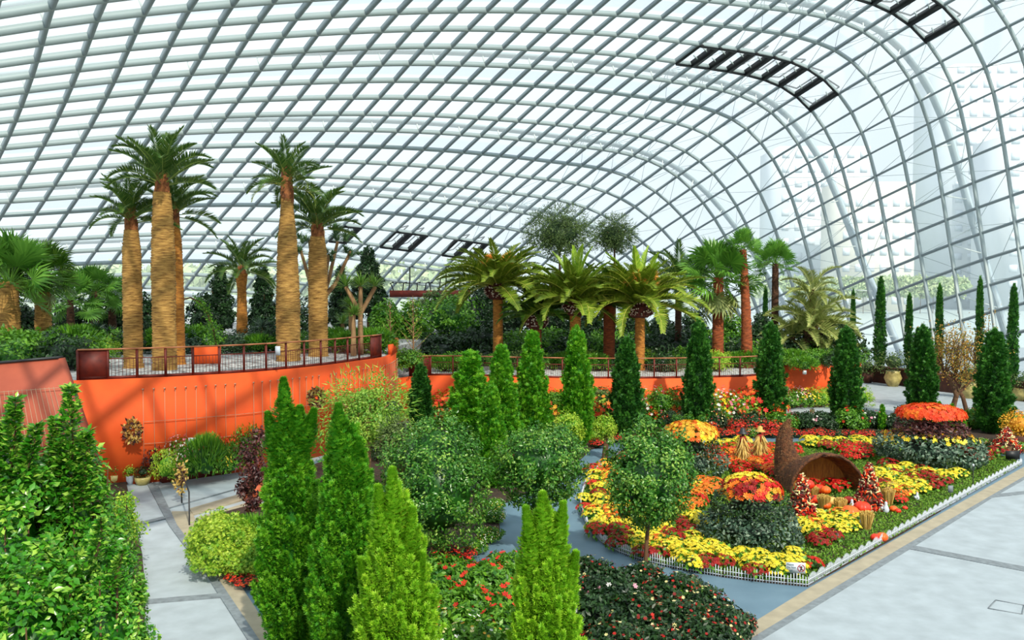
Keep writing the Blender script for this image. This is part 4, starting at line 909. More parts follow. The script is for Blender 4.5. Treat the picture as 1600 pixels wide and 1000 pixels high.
# ------------------------------------------------------------------ conifers of the garden
ca = conifer('conifer', 4.8, .74, 240, 60, .16, L['con_mid'], 'x', 51, low=.05)
cb = conifer('conifer', 4.8, .74, 230, 60, .16, L['con_mid'], 'x', 52, low=.05, prof='cone')
cc = conifer('conifer', 4.8, .74, 240, 60, .16, L['con_dark'], 'x', 53, low=.05)
PROTO += [ca, cb, cc]
for (x, ty, d, w_, p, lab) in (
    (657, 568, 34, 44, cc, 'smallest dark green cone-shaped conifer, first of the back row from the left'),
    (735, 549, 29.5, 82, cb, 'broad yellow-tipped conifer, second of the back row, just right of the smallest one'),
    (768, 600, 27.2, 50, ca, 'narrow bright green conifer in front of the broad yellow-tipped one'),
    (783, 540, 32, 62, cb, 'mid-green conifer, third of the back row from the left'),
    (831, 518, 34, 60, cb, 'tall pointed mid-green conifer directly right of the third one'),
    (902, 512, 34.5, 58, ca, 'tall conifer in line with the middle bulb-necked palm'),
    (980, 526, 36, 54, cc, 'dark conifer standing behind the single-stemmed round tree'),
    (1092, 500, 38, 50, cc, 'dark columnar conifer right behind the orange-topped left flower mound'),
    (1205, 503, 39.5, 50, cc, 'dark columnar conifer left of the horn-shaped basket tip'),
    (1323, 510, 39.7, 50, cc, 'dark columnar conifer just right of the orange wall end, behind the big basket'),
    (1443, 507, 42.5, 47, cc, 'dark columnar conifer directly behind the right flower mound'),
    (1555, 513, 37.5, 56, cc, 'dark columnar conifer nearest the right edge of the picture')):
    h = H - (ty - 455) * d / F; wr = w_ * d / F / 2 / .74; dup(p, at_floor(x, d, 0.05), x * .7, (wr, wr, h / 4.8), lab)
# foreground conifers, each built on its own at full detail
def fg(px, ty, d, wpx, seed, leaf, label, prof, npl=330, nsp=150, sl=.085, spikes=()):
    mpp = d / F; h = H - (ty - 455) * mpp; r = wpx * mpp / 2
    t = conifer('conifer', h, r, npl, nsp, sl, L[leaf], label, seed, prof=prof, low=.1); t.location = at_floor(px, d, .05)
    if spikes:
        m = Mesh()
        for (sx, sy, sl_, w_) in spikes:
            tip = np.array([(sx - px) * mpp, -r * .2, H - (sy - 455) * mpp]); base = tip * [.55, 1, 1] - [0, 0, sl_ * mpp]; n = 2200; s = R.random(n) ** .8; ax = tip - base
            rd = unit(R.normal(size=(n, 3))); wv = 1.35 * w_ * mpp * (1 - s + .01) ** 1.05 * (1 + .35 * np.sin(9 * s + 2.1 * np.arctan2(rd[:, 1], rd[:, 0]) + sx))
            P = base + ax * s[:, None] + rd * wv[:, None] * R.uniform(.5, 1.1, (n, 1)); m.scatter(SPRAY, P, unit(unit(ax) + rd * .8), rd, sl_ * 0 + sl * R.uniform(.7, 1.2, n), 0, np.clip(R.normal(.5, .2, n), 0, 1))
        m.build('leader_shoots', L[leaf], t)
    return t
fg(452, 640, 14.8, 116, 61, 'con_mid', 'tall foreground conifer farthest left, with a thin spike at the top', 'col', spikes=[(445, 596, 90, 20), (470, 640, 80, 26), (420, 650, 70, 14), (492, 645, 60, 14)])
fg(540, 655, 13.6, 120, 62, 'con_mid', 'foreground conifer in the middle of the left cluster, darkest of the three', 'col', spikes=[(530, 638, 90, 24), (560, 690, 90, 22)])
fg(618, 762, 11.4, 158, 63, 'con_bright', 'bright lime-green foreground conifer with several pointed tops, right of the left cluster', 'cone', npl=360, nsp=190, sl=.075, spikes=[(614, 738, 130, 26), (592, 765, 110, 22), (645, 800, 110, 20), (660, 870, 120, 18), (565, 880, 120, 20)])
fg(853, 800, 11.4, 132, 64, 'con_bright', 'bright green foreground conifer standing alone at the bottom centre', 'col', npl=330, nsp=190, sl=.075, spikes=[(848, 776, 110, 24), (822, 800, 100, 20), (880, 792, 120, 18), (900, 870, 90, 14)])

# ------------------------------------------------------------------ round-headed trees with glossy leaves
def round_tree(px, py, rx, ry, d, base_px, label, n, seed, stem=1, leaf='box', size=.085):
    mpp = d / F; c = atd(px, py, d); t = thing('round_headed_tree', label, 'tree', ((base_px - 800) / F * d, d, .05)); o = np.array(t.location)
    cl = c - o; r = np.array([rx, rx * .95, ry]) * mpp; b = Mesh()
    for s in range(stem):
        f0 = np.array([s * .12, 0, 0]); b.tube([f0, f0 * .5 + (cl * [.35, 1, .35]), cl - (0, 0, r[2] * .3)], [.055, .045, .03], 8)
    for k in range(9):
        a = k * .7; q = cl + unit([math.cos(a), math.sin(a), .35 * ((k % 3) - .6)]) * r * .75; b.tube([cl - (0, 0, r[2] * .75), (cl + q) / 2 - (0, 0, .15), q], [.035, .025, .01], 6)
    b.build('trunk', M['bark'], t); m = Mesh(); leafclump(m, cl, r * 1.04, 120, n // 120, size, LEAF, seed=seed, rc=.2, inner=.8, core=.66)
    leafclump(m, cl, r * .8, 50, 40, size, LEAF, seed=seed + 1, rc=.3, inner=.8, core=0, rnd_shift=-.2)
    m.build('crown', L[leaf], t); return t
round_tree(682, 752, 88, 98, 19.6, 673, 'large round glossy-leaved tree behind the lime-green foreground conifer', 14000, 71, stem=2)
round_tree(846, 728, 72, 68, 20.4, 815, 'round glossy-leaved tree above the lone bright conifer, beside the blue path', 10000, 72, stem=2)
round_tree(1016, 742, 66, 84, 18.6, 1010, 'round-crowned tree on a single dark stem in front of the flower bed', 12000, 73)

# ------------------------------------------------------------------ leafy hedge at the lower left
def camellia(px, d, top, wpx, label, n, size, seed, leader=None, leaf='camellia', zb=0.08, dz=None, twigs=12):
    mpp = d / F; x = (px - 800) / F * d; t = thing('camellia_shrub', label, 'shrub', (x, d, zb)); h = H - (top - 455) * mpp - zb; r = wpx * mpp / 2
    b = Mesh()
    for k in range(twigs):
        a = k * 2.4; rr = r * .8 * math.sqrt((k + .5) / twigs); p1 = np.array([math.cos(a) * rr, math.sin(a) * rr, h * R.uniform(.7, .95)]); b.tube([p1 * [.3, .3, 0], p1 * [.8, .8, .5], p1], [.03, .02, .008], 6)
    m = Mesh(); leafclump(m, (0, 0, h * .5), (r, r, h * .52), 150, n // 150, size, LEAF, seed=seed, rc=.17, inner=.72, core=.6, up=.5)
    for (lx, ly, ln) in leader or ():
        tip = np.array([(lx - px) * mpp, -.3, H - (ly - 455) * mpp - zb]); base = tip * [.6, 1, 1] - [0, 0, ln * mpp]; b.tube([base, (base + tip) / 2 + (.04, 0, 0), tip], [.018, .012, .005], 6)
        q = int(ln * 5); s = R.random(q); w_ = (.06 + .42 * (1 - s) ** 1.3) * ln * mpp * .42; dd = unit(R.normal(size=(q, 3)) * [1, 1, .3])
        m.scatter(LEAF, base + (tip - base) * s[:, None] + dd * w_[:, None] * R.random((q, 1)), unit(dd + [0, 0, .4]), unit(dd * .4 + [0, -.3, 1] + R.normal(size=(q, 3)) * .3), size * R.uniform(.75, 1.2, q))
    b.build('stems', M['bark'], t); m.build('leaves', L[leaf], t); return t
camellia(10, 11.2, 690, 200, 'broad-leaved glossy shrub at the left edge with a pointed shoot', 12500, .115, 81, [(42, 618, 130), (8, 655, 90), (75, 660, 90)])
camellia(112, 11.8, 690, 140, 'broad-leaved glossy shrub with the tallest loose shoot in front of the reddish wall', 10500, .11, 82, [(126, 600, 190), (100, 650, 90), (150, 670, 120)])
camellia(150, 9.6, 835, 170, 'dense smaller-leaved shrub at the bottom left beside the pale path', 15000, .07, 83, [(172, 800, 60), (205, 850, 60)])
camellia(175, 12.8, 760, 86, 'small bright-leaved shrub spilling toward the pale path behind the dense one', 5000, .06, 84, leaf='green')
camellia(40, 9.2, 860, 230, 'lowest broad-leaved glossy shrub filling the bottom left corner', 13000, .10, 85)
bare_tree('wispy pink-flecked airy plant leaning over the left edge of the pale path', 190, 0, 775, 19, .05, 'lime', 30, n=40, nl=900, name='airy_plant', r=.012)

# left bed by the path
SH['bright'] = lowshrub('lime', 4200, .085, SPRAY, rad=(1, 1, .9), wisp=0); PROTO.append(SH['bright'])
for (x, y, s, lab, k) in ((352, 868, .95, 'feathery bright green shrub beside the pale path, the nearer one', 'bright'), (340, 832, .75, 'feathery bright green shrub beside the pale path, the farther one', 'bright'), (395, 840, .8, 'mid-green shrub tucked behind the two feathery ones', 'fern'), (392, 872, .7, 'feathery shrub next to the tall foreground conifer and the red flowers', 'bright'), (424, 830, .7, 'dark green shrub between the maroon maple and the foreground conifer', 'dark')):
    p = at(x, y + 30); dup(SH[k], tuple(p), x, s, lab)
# maroon maple
t = tree_at('maroon_maple', 'small tree with dark maroon leaves left of the tall foreground conifer', 'tree', 392, 21, .05); mpp = 21 / F; b = Mesh(); b.tube([(-.2, 0, 0), (-.1, 0, 1.2), (0, 0, 2.6)], [.035, .03, .02], 7)
m = Mesh()
for (x, y, r) in ((385, 715, 22), (405, 690, 18), (395, 740, 24), (378, 770, 14), (395, 790, 16), (412, 740, 20)):
    c = np.array([(x - 392) * mpp, R.normal() * .15, H - (y - 455) * mpp]); leafball(m, c, r * mpp, 300, .11, LEAF, seed=x, core=False, depth=.9); b.tube([(-.1, 0, 1.2), c * [.6, .6, .9], c], [.02, .014, .006], 5)
b.build('branches', M['bark'], t); m.build('foliage', L['maroon'], t)

# ------------------------------------------------------------------ light bushy trees mid-left
tree('feathery_tree', 'airy yellow-green tree in front of the right part of the tall orange wall', 572, 648, 72, 66, 25, .05, leafm('feathery_leaf', (84, 146, 38), (180, 210, 84), .5, .35), 7500, .10, wisp=800, core=False, bark='bark_pale')
tree('feathery_tree', 'lower grey-green bush right of the airy yellow-green tree', 618, 690, 26, 36, 23.5, .05, 'olive', 3000, .08, amp=.3, wisp=500)
for k, (x, y, r, d, lf, lab) in enumerate([(890, 668, 26, 30, 'lime', 'yellow-leaved bush directly behind the second round tree'), (945, 668, 20, 32, 'lime', 'small yellow-green sapling between two dark conifers'), (648, 622, 18, 36, 'lime', 'pale bush beneath the smallest conifer'),
    (1035, 628, 26, 39, 'green', 'green bush between the dark conifers at the foot of the orange wall'), (1052, 660, 22, 36, 'dark', 'dark bush behind the orange-topped left mound'), (820, 640, 16, 36, 'lime', 'light bush between the back-row conifers'), (866, 625, 14, 39, 'green', 'small bush against the lower orange wall left of a conifer'), (940, 620, 16, 39.5, 'olive', 'reddish-green bush against the lower orange wall'), (595, 655, 12, 33, 'grey', 'small grey-leaved bush under the rounded wall end'), (612, 640, 16, 36, 'grey', 'white-flecked grey bush beside the rounded end of the tall wall')]):
    tree('bush', lab, x, y, r, r, d, .05, lf, 1800, .1, cat='shrub')

# ------------------------------------------------------------------ planting at the foot of the orange walls
def wall_plants(specs, z, grp):
    for (x, d, s, k, lab) in specs: dup(SH[k], at_floor(x, d, z), x, (s * 1.15, s * .8, s * 1.7), lab)
fl_lav = lowshrub('green', 900, .1, flowers=['white', 'pink'], nf=120, fs=.05); SH['lav'] = fl_lav; PROTO.append(fl_lav)
SH['redf'] = lowshrub('green', 700, .1, flowers=['red', 'orange', 'redorange'], nf=150, fs=.085); PROTO.append(SH['redf'])
SH['yel'] = lowshrub('green', 700, .1, flowers=['yellow', 'amber'], nf=120, fs=.08); PROTO.append(SH['yel'])
SH['maroon'] = lowshrub('maroon', 700, .12); PROTO.append(SH['maroon'])
wall_plants([(258, 27.4, .5, 'lime', 'rounded lime shrub at the left end of the brown trough by the tall wall'), (240, 28.3, .5, 'maroon', 'purple-leaved plant above the trough, right of the wreath'), (238, 28.6, .45, 'green', 'bright green tuft above the purple-leaved plant'), (275, 28.2, .62, 'lav', 'white-flowering shrub standing in the middle of the brown trough'), (290, 27.7, .5, 'lav', 'lower pink and white flowering shrub at the trough front'), (318, 27.8, .66, 'fern', 'rounded fine-leaved green shrub in the brown trough'),
    (345, 28.2, .4, 'yel', 'yellow-flowered clump at the right part of the brown trough'), (358, 28.3, .5, 'green', 'green plant at the right end of the brown trough'), (335, 29, .55, 'redf', 'red-leaved flowering shrub against the tall orange wall'), (385, 29.6, .7, 'green', 'leafy green shrub against the tall wall, left of the foreground conifer'), (368, 29.6, .5, 'redf', 'reddish shrub beneath the vine right of the white wall sign')], .3, '')
SMX = [(1010, 45, .8, 'redf'), (1060, 44.5, .8, 'green'), (1082, 45, .7, 'olive'), (1120, 44.8, .9, 'lime'), (1148, 44.6, .8, 'green'), (1168, 45, .9, 'lime'), (1195, 45.5, .9, 'green'), (1245, 46.3, .9, 'lav'), (1262, 46.5, .8, 'yel'), (1285, 46.5, .9, 'lime'), (1345, 47, .9, 'lime'), (1232, 46, .8, 'green'), (990, 44, .8, 'redf'), (930, 43, .8, 'redf'), (870, 42.5, .8, 'redf'), (1305, 47, .8, 'green')] + [(x, 44.0 + .3 * (k % 3), .95 + .1 * (k % 3), ('redf', 'lime', 'redf', 'green', 'yel', 'lav')[k % 6]) for k, x in enumerate(range(690, 1186, 19))] + [(700, 41.5, .7, 'green'), (680, 41, .6, 'redf'), (812, 42, .7, 'redf')]
for (x, d, s, k) in SMX:
    if x < 1190: d = 39.8 + (x % 5) * .1 + (.4 if x < 760 else 0); s = s * 1.25
    dup(SH[k], at_floor(x, d, .05), x, s, {'redf': 'red and orange flowering shrub', 'green': 'mid-green leafy shrub', 'olive': 'wispy grey-green shrub', 'lime': 'bright yellow-green shrub', 'lav': 'white-flecked shrub', 'yel': 'yellow-flowered shrub'}[k] + ' at the foot of the lower orange wall', 'shrubs at the foot of the lower orange wall, ' + k)
m = Mesh(); a, b = at(242, 756), at(366, 738); m.bar(a + (0, .35, .2), b + (0, .35, .2), .7, .4); tag(m.build('plant_trough', M['corten']), 'long brown trough of plants at the foot of the tall orange wall', 'planter')
# vines on the wires
for k, (x, t0_, t1_) in enumerate([(245, 628, 700), (292, 632, 700), (347, 635, 700), (368, 638, 705), (392, 628, 700), (312, 660, 700), (430, 620, 690)]):
    d = 28.8 + (x - 240) * .012; mpp = d / F; t = tree_at('climbing_vine', ('reddish climbing vine on the orange wall wires', 'taller climbing vine')[0], 'vine', x, d - .35, 0); t['group'] = 'vines climbing the tall orange wall'
    z0, z1 = H - (t1_ - 455) * mpp, H - (t0_ - 455) * mpp; s = np.linspace(0, 1, 8); pth = np.stack([np.sin(s * 7 + k) * .12 + s * .2 * (k % 2), 0 * s, z0 - .8 + (z1 - z0 + .8) * s], 1); b = Mesh(); b.tube(pth, .012, 5); b.build('stem', M['bark'], t)
    u = R.random(130); P = np.stack([np.interp(u, s, pth[:, 0]), 0 * u, np.interp(u, s, pth[:, 2])], 1) + R.normal(size=(130, 3)) * [.09, .05, .05]; m = Mesh(); m.scatter(LEAF2, P, R.normal(size=P.shape), sphere_dirs(130) + [0, -1, 0], .09); m.build('leaves', L['orange_leaf'] if k % 2 else L['maroon'], t)
# wreaths, wall signs
def wreath(px, py, d, r, label):
    c = atd(px, py, d); t = thing('wreath', label, 'wreath', tuple(c)); mpp = d / F; r *= mpp; a = R.uniform(0, 2 * PI, 420); P = np.stack([np.cos(a) * r * .72, 0 * a, np.sin(a) * r], 1) + R.normal(size=(420, 3)) * r * .16
    th = np.linspace(0, 2 * PI, 17); b = Mesh(); b.tube(np.stack([np.cos(th) * r * .72, 0 * th, np.sin(th) * r], 1), .03, 6, cap=False); b.build('ring', M['bark'], t)
    m = Mesh()
    for q, mt in enumerate(('straw', 'orange_leaf', 'maroon')): m.scatter(LEAF2, P[q::3], R.normal(size=P[q::3].shape) * [1, .3, 1], sphere_dirs(len(P[q::3])) + [0, -2, 0], .15, q)
    m.build('dried_leaves', [M['straw'], L['orange_leaf'], L['maroon']], t)
wreath(207, 674, 27.5, 14, 'round wreath of dried leaves and husks on the tall orange wall, the left one')
wreath(494, 622, 30.9, 12, 'darker wreath of dried leaves near the right part of the tall orange wall')
def sign(px, py, d, w_, h_, label, txt=None):
    c = atd(px, py, d); t = thing('wall_sign', label, 'sign', tuple(c)); m = Mesh(); m.box((0, 0, 0), (w_, .02, h_)); m.build('board', M['white'], t); m = Mesh(); m.box((w_ * .2, -.013, -.01), (w_ * .25, .006, h_ * .5)); m.box((-w_ * .1, -.013, .02), (w_ * .16, .006, h_ * .1)); m.build('printed_mark', mat('sign_grey', (130, 170, 168)), t)
sign(300, 688.5, 28.2, .24, .2, 'small white sign on the tall orange wall above the planted trough')
sign(1257, 582, 47.2, .22, .22, 'small white sign on the right end of the lower orange wall')
c_ = atd(434, 548, 30.2); m = Mesh(); m.box((0, 0, 0), (.18, .02, .33)); tag(m.build('notice', M['white'], loc=(0, 0, 0)), 'small white notice hanging on the long railing beside the bottle-shaped palm', 'sign').location = tuple(c_)
# pots by the wall on the left
def pot(px, py, r, h_, label, mt, leaf, pr=.2, name='potted_plant', flat=False, n=260, sz=.06):
    p = at(px, py); t = thing(name, label, 'plant', tuple(p)); m = Mesh(); prof = [(.001, .0), (r * .7, 0), (r * .95, h_ * .5), (r, h_), (r * .88, h_), (r * .8, h_ * .85), (.001, h_ * .85)] if not flat else [(.001, 0), (r * .62, 0), (r * 1.05, h_ * .55), (r * .8, h_ * .9), (r * .86, h_), (r * .72, h_), (.001, h_ * .85)]
    m.lathe(prof, 16); m.build('pot', M[mt], t, smooth=True); m = Mesh(); leafball(m, (0, 0, h_ + pr * .6), (pr, pr, pr * .8), n, sz, LEAF, seed=px, core=True, depth=.4, amp=.25); m.build('foliage', L[leaf] if isinstance(leaf, str) else leaf, t); return t
pot(179, 757, .24, .34, 'yellow glazed pot with a leafy plant, leftmost by the orange wall', 'pot', 'green', .26)
pot(192, 755, .16, .22, 'low pot of red-leaved plants beside the yellow glazed pot', 'terra', 'orange_leaf', .2)
pot(203, 757, .12, .3, 'slim white pot with yellow-green leaves by the orange wall', 'white', 'lime', .26)
pot(223, 757, .26, .26, 'pale cream round tub with a leafy plant at the left end of the trough', 'pot', 'dark', .28)
for x, lab in ((181, 'left pruned leafy post against the orange wall'), (204, 'leafy post beneath the left wreath against the orange wall')):
    d = 28.1; t = tree_at('leaf_column', lab, 'plant', x, d, 0); m = Mesh(); leafball(m, (0, 0, 1.0), (.16, .16, .95), 700, .07, LEAF2, seed=x); m.build('foliage', L['green'], t); b = Mesh(); b.tube([(0, 0, 0), (0, 0, 1.5)], .03, 6); b.build('stake', M['bark'], t)
# big pots by the glass planter
pot(1395, 603.5, .55, 1.05, 'pale glazed jar with a spreading plant before the long planter, left of bare tree', 'pot', 'olive', 1.05, flat=True, n=700, sz=.13)
pot(1514, 622, .5, .9, 'pale glazed jar half hidden behind the orange-leaved tree', 'pot', 'olive', .9, flat=True, n=500, sz=.13)
pot(1597, 626, .55, .75, 'pale glazed jar cut by the right edge of the picture', 'pot', 'olive', .7, flat=True, n=400, sz=.13)
pot(1355, 598, .4, .7, 'leafy potted shrub at the left end of the long planter', 'planter', 'olive', .8, n=600, sz=.13)
pot(1121, 665, .34, .62, 'brownish jar next to a dark conifer behind the flower beds', 'pot', 'green', .2)
pot(1269, 655, .12, .5, 'slim straw-coloured stand just behind the horn tip', 'pot', 'grey', .05, n=20)
# twisted orange-leaved tree
t = tree_at('twisted_tree', 'twisted bare-branched tree with sparse orange leaves in front of the long planter', 'tree', 1500, 45, .05); mpp = 45 / F; b = Mesh(); m = Mesh()
def Q(x, y): return np.array([(x - 1500) * mpp, 0, H - (y - 455) * mpp])
b.tube([Q(1490, 645), Q(1497, 620), Q(1488, 596), Q(1475, 580)], [.16, .13, .1, .06], 8); b.tube([Q(1515, 650), Q(1507, 622), Q(1492, 600), Q(1478, 587)], [.13, .11, .09, .05], 8); b.tube([Q(1497, 620), Q(1520, 596), Q(1530, 570)], [.1, .08, .05], 8)
tipsT = []
for k in range(64):
    a = R.uniform(0, 2 * PI); e = R.uniform(.15, 1.4); l = R.uniform(1.2, 2.3); s0 = [Q(1478, 585), Q(1495, 590), Q(1528, 572), Q(1510, 595)][k % 4]; tip = s0 + np.array([math.cos(a) * math.cos(e) * l * 1.1, math.sin(a) * math.cos(e) * l, math.sin(e) * l * 1.45]); mid = (s0 + tip) / 2 + R.normal(size=3) * .25; b.tube([s0, mid, tip], [.035, .022, .008], 5); tipsT += [mid + (tip - mid) * q + R.normal(size=3) * .18 for q in R.uniform(-.4, 1.1, 46)]
b.build('branches', M['bark'], t); P = np.array(tipsT); m.scatter(LEAF2, P, R.normal(size=P.shape), sphere_dirs(len(P)), .13); m.build('leaves', leafm('olive_orange', (96, 116, 44), (206, 150, 60), .6, .3), t)
# ------------------------------------------------------------------ flower bed
def chrys(col, n, name='chrysanthemum_clump', r=.25, fs=.038, h_=.26, two=None):
    m = Mesh(); leafball(m, (0, 0, .1), (r, r, h_ * .62), 46, .11, LEAF2, seed=3, zmin=-.3, core=True, depth=.2)
    D = sphere_dirs(n, .15); P = D * [r * 1.02, r * 1.02, h_ * .72] + [0, 0, .1]; c2 = [PET[col]] + ([PET[two]] if two else [])
    for q in range(len(c2)): s = slice(q, None, len(c2)); m.scatter(FLOWER, P[s], unit(np.cross(D[s], R.normal(size=D[s].shape))), unit(D[s] + [0, 0, .8]), fs * R.uniform(.8, 1.25, len(P[s])), 1 + q)
    o = m.build(name, [L['green']] + c2); o['category'] = 'flower'; o['label'] = 'x'; return o
CH = {'yellow': chrys('yellow', 95), 'darkred': chrys('darkred', 95), 'orange': chrys('orange', 90), 'red': chrys('red', 90), 'mix': chrys('yellow', 95, two='orange')}
PROTO += list(CH.values())
def inpoly(x, y, poly):
    c = False; n = len(poly)
    for i in range(n):
        x0, y0 = poly[i]; x1, y1 = poly[(i + 1) % n]
        if (y0 > y) != (y1 > y) and x < (x1 - x0) * (y - y0) / (y1 - y0) + x0: c = not c
    return c
MOUND = {'left': (at(1172, 850), 1.35, 'l'), 'right': (at(1453, 728), 1.95, 'r'), 'back': (at(1078, 742), 1.35, 'b')}
def topx(p):
    c, s = math.cos(TILT), math.sin(TILT); z = p[2] - H; yc = p[1] * c - z * s; zc = p[1] * s + z * c; return 800 + F * p[0] / yc, 500 - F * zc / yc
regions = [ # polygon in the picture of the bed, colours with weights, density
 ([(905, 735), (990, 715), (1000, 760), (985, 800), (930, 840), (905, 800)], [('mix', .45), ('yellow', .3), ('red', .12), ('darkred', .08)], .8),
 ([(930, 840), (985, 800), (1060, 815), (1110, 850), (1130, 905), (980, 880)], [('yellow', .45), ('darkred', .4), ('mix', .1)], .8),
 ([(1000, 800), (1110, 815), (1300, 870), (1265, 912), (1100, 885), (1010, 850)], [('yellow', .45), ('darkred', .45), ('red', .1)], .97),
 ([(1220, 845), (1330, 835), (1360, 850), (1290, 900), (1220, 880)], [('yellow', .5), ('darkred', .42)], .95),
 ([(1245, 802), (1320, 805), (1400, 825), (1372, 858), (1300, 850), (1240, 830)], [('yellow', .62), ('red', .2), ('mix', .18)], .95),
 ([(1050, 735), (1130, 745), (1090, 800), (1060, 815), (1040, 780)], [('orange', .6), ('mix', .25), ('red', .15)], .8),
 ([(1050, 705), (1180, 705), (1240, 700), (1232, 755), (1200, 740), (1130, 742), (1060, 730)], [('red', .6), ('orange', .4)], .85),
 ([(1265, 692), (1400, 696), (1390, 703), (1265, 702)], [('yellow', .7), ('darkred', .3)], .95),
 ([(1110, 697), (1160, 695), (1158, 712), (1105, 714)], [('yellow', 1.)], .95),
 ([(1320, 703), (1350, 706), (1356, 730), (1330, 722)], [('red', 1.)], .9),
 ([(1375, 715), (1600, 700), (1600, 730), (1540, 752), (1470, 760), (1380, 745)], [('darkred', .5), ('yellow', .46)], .97),
 ([(1365, 742), (1470, 752), (1535, 755), (1500, 775), (1460, 785), (1380, 765)], [('yellow', .62), ('darkred', .3), ('mix', .1)], .97),
 ([(1385, 740), (1470, 765), (1460, 780), (1440, 783), (1375, 770)], [('mix', .6), ('yellow', .4)], .95),
 ([(1375, 762), (1465, 778), (1445, 792), (1400, 790)], [('orange', .6), ('red', .35)], .9),
 ([(1245, 755), (1350, 752), (1345, 768), (1250, 775)], [('red', 1.)], .8)]
kn = R.uniform(-1, 1, (6, 2)) * 3.2; kp = R.uniform(0, 6, 6)
def blob(x, y): return .5 + .5 * math.sin(sum(math.cos(kn[i][0] * x + kn[i][1] * y + kp[i]) for i in range(6)) * 1.6)
CLL = {'yellow': 'yellow chrysanthemum clump in the fenced flower bed', 'darkred': 'dark red chrysanthemum clump in the fenced flower bed', 'orange': 'orange chrysanthemum clump in the fenced flower bed', 'red': 'bright red flower clump in the fenced flower bed', 'mix': 'clump of mixed yellow and orange chrysanthemums in the fenced flower bed'}
cnt = {}
R3 = random.Random(3); yy = 16.0
step = .46
xs_ = np.arange(0, 60)
bmin, bmax = np.min([p for p in B1], axis=0), np.max([p for p in B1], axis=0)
placed = []
y_ = bmin[1] + .2
while y_ < bmax[1]:
    x_ = bmin[0] + .2
    st = step * (1 + max(0, (y_ - 24)) * .03)
    while x_ < bmax[0]:
        xx, y2 = x_ + R3.uniform(-.12, .12), y_ + R3.uniform(-.12, .12); x_ += st
        if not inpoly(xx, y2, B1): continue
        if any((xx - c[0]) ** 2 + ((y2 - c[1])) ** 2 < (r + .05) ** 2 for c, r, _ in MOUND.values()): continue
        # keep the green margin along the straight white edging and clear the picket line
        e = np.array([xx, y2]) - np.array(at(1262, 918)[:2]); dd = unit(np.array(at(1597, 727)[:2]) - np.array(at(1262, 918)[:2])); dist_e = abs(e[0] * dd[1] - e[1] * dd[0]); al = e @ dd
        if dist_e < (.3 if al < 1.2 else .95): continue
        if dist_e < .4 or min(math.hypot(xx - b[0], y2 - b[1]) for b in B1) < .3: continue
        px, py = topx((xx, y2, .1))
        for poly, cols, dens in regions:
            if inpoly(px, py, poly):
                if R3.random() > dens + .1: break
                b = blob(xx * .9, y2 * .8) ; b = min(.999, max(0, b * .8 + R3.random() * .2)); acc = 0; tot = sum(w for _, w in cols); ch = cols[-1][0]
                for c, w in cols:
                    acc += w / tot
                    if b < acc: ch = c; break
                cnt[ch] = cnt.get(ch, 0) + 1
                if cnt[ch] > 295: break
                s = R3.uniform(.85, 1.15) * st / .38; o = CH[ch].copy(); C.objects.link(o); o.location = (xx, y2, .06); o.rotation_euler = (0, 0, R3.uniform(0, 6)); o.scale = (s, s, s * .9); o['label'] = CLL[ch]; o['group'] = ch + ' clumps of the fenced flower bed'
                break
    y_ += st * .9
print('clumps', cnt)
# creeping green groundcover of the bed
m = Mesh(); n = 150000; P = np.stack([R.uniform(bmin[0], bmax[0], n), R.uniform(bmin[1], bmax[1], n), np.full(n, .07)], 1)
from_poly = np.array(B1)
def inpoly_v(P, poly):
    c = np.zeros(len(P), bool); n = len(poly)
    for i in range(n):
        x0, y0 = poly[i]; x1, y1 = poly[(i + 1) % n]
        if y0 == y1: continue
        c ^= ((y0 > P[:, 1]) != (y1 > P[:, 1])) & (P[:, 0] < (x1 - x0) * (P[:, 1] - y0) / (y1 - y0) + x0)
    return c
P = P[inpoly_v(P, B1)]
nzv = np.sin(P[:, 0] * 2.1 + np.cos(P[:, 1] * 1.7) * 2) + np.sin(P[:, 1] * 1.3)
m.scatter(LEAF2, P, unit(R.normal(size=P.shape) * [1, 1, .4] + [0, 0, .7]), sphere_dirs(len(P), .2), .08); tag(m.build('groundcover', M['grass']), 'low creeping green groundcover across the fenced flower bed', 'groundcover', kind='stuff')

# tiered flower mounds
def mound(label, c, r, tiers, name='flower_mound'):
    t = thing(name, label, 'flower mound', (c[0], c[1], .06)); mp = 1.
    for (nm, z, rr, hh, kind, n, size, mats) in tiers:
        m = Mesh()
        if kind == 'leaf':
            leafball(m, (0, 0, z), (rr, rr, hh), n, size, LEAF, seed=int(z * 50 + n), zmin=-.75, amp=.1, depth=.15)
            m.build(nm, L[mats], t)
        else:
            leafball(m, (0, 0, z), (rr * .96, rr * .96, hh * .9), 300, .08, LEAF2, seed=4, zmin=0); D = sphere_dirs(n, .1); P = D * [rr, rr, hh] + [0, 0, z]; cols = [PET[c_] for c_ in mats]
            k = unit(R.normal(size=(5, 3))); val = (np.cos(D @ k.T * 5).sum(1)); idx = np.clip(((np.argsort(np.argsort(val)) / len(val)) * len(cols)).astype(int), 0, len(cols) - 1)
            for q in range(len(cols)): s = idx == q; m.scatter(FLOWER, P[s] * R.uniform(.98, 1.04, (s.sum(), 1)), unit(np.cross(D[s], R.normal(size=D[s].shape))), unit(D[s] + [0, 0, .3]), size * R.uniform(.8, 1.2, s.sum()), 1 + q)
            m.build(nm, [L['green']] + cols, t)
    return t
c = MOUND['left'][0]; mound('dome of dark leaves topped by red and amber blooms at the bed front', c, 1.3, [('dark_leaf_skirt', .35, 1.32, .6, 'leaf', 2600, .12, 'grey'), ('leafy_middle', .95, 1.02, .55, 'leaf', 1800, .10, 'dark'), ('blossom_top', 1.2, .78, .52, 'flower', 520, .075, ['darkred', 'orange', 'red', 'amber', 'darkred', 'yellow'])])
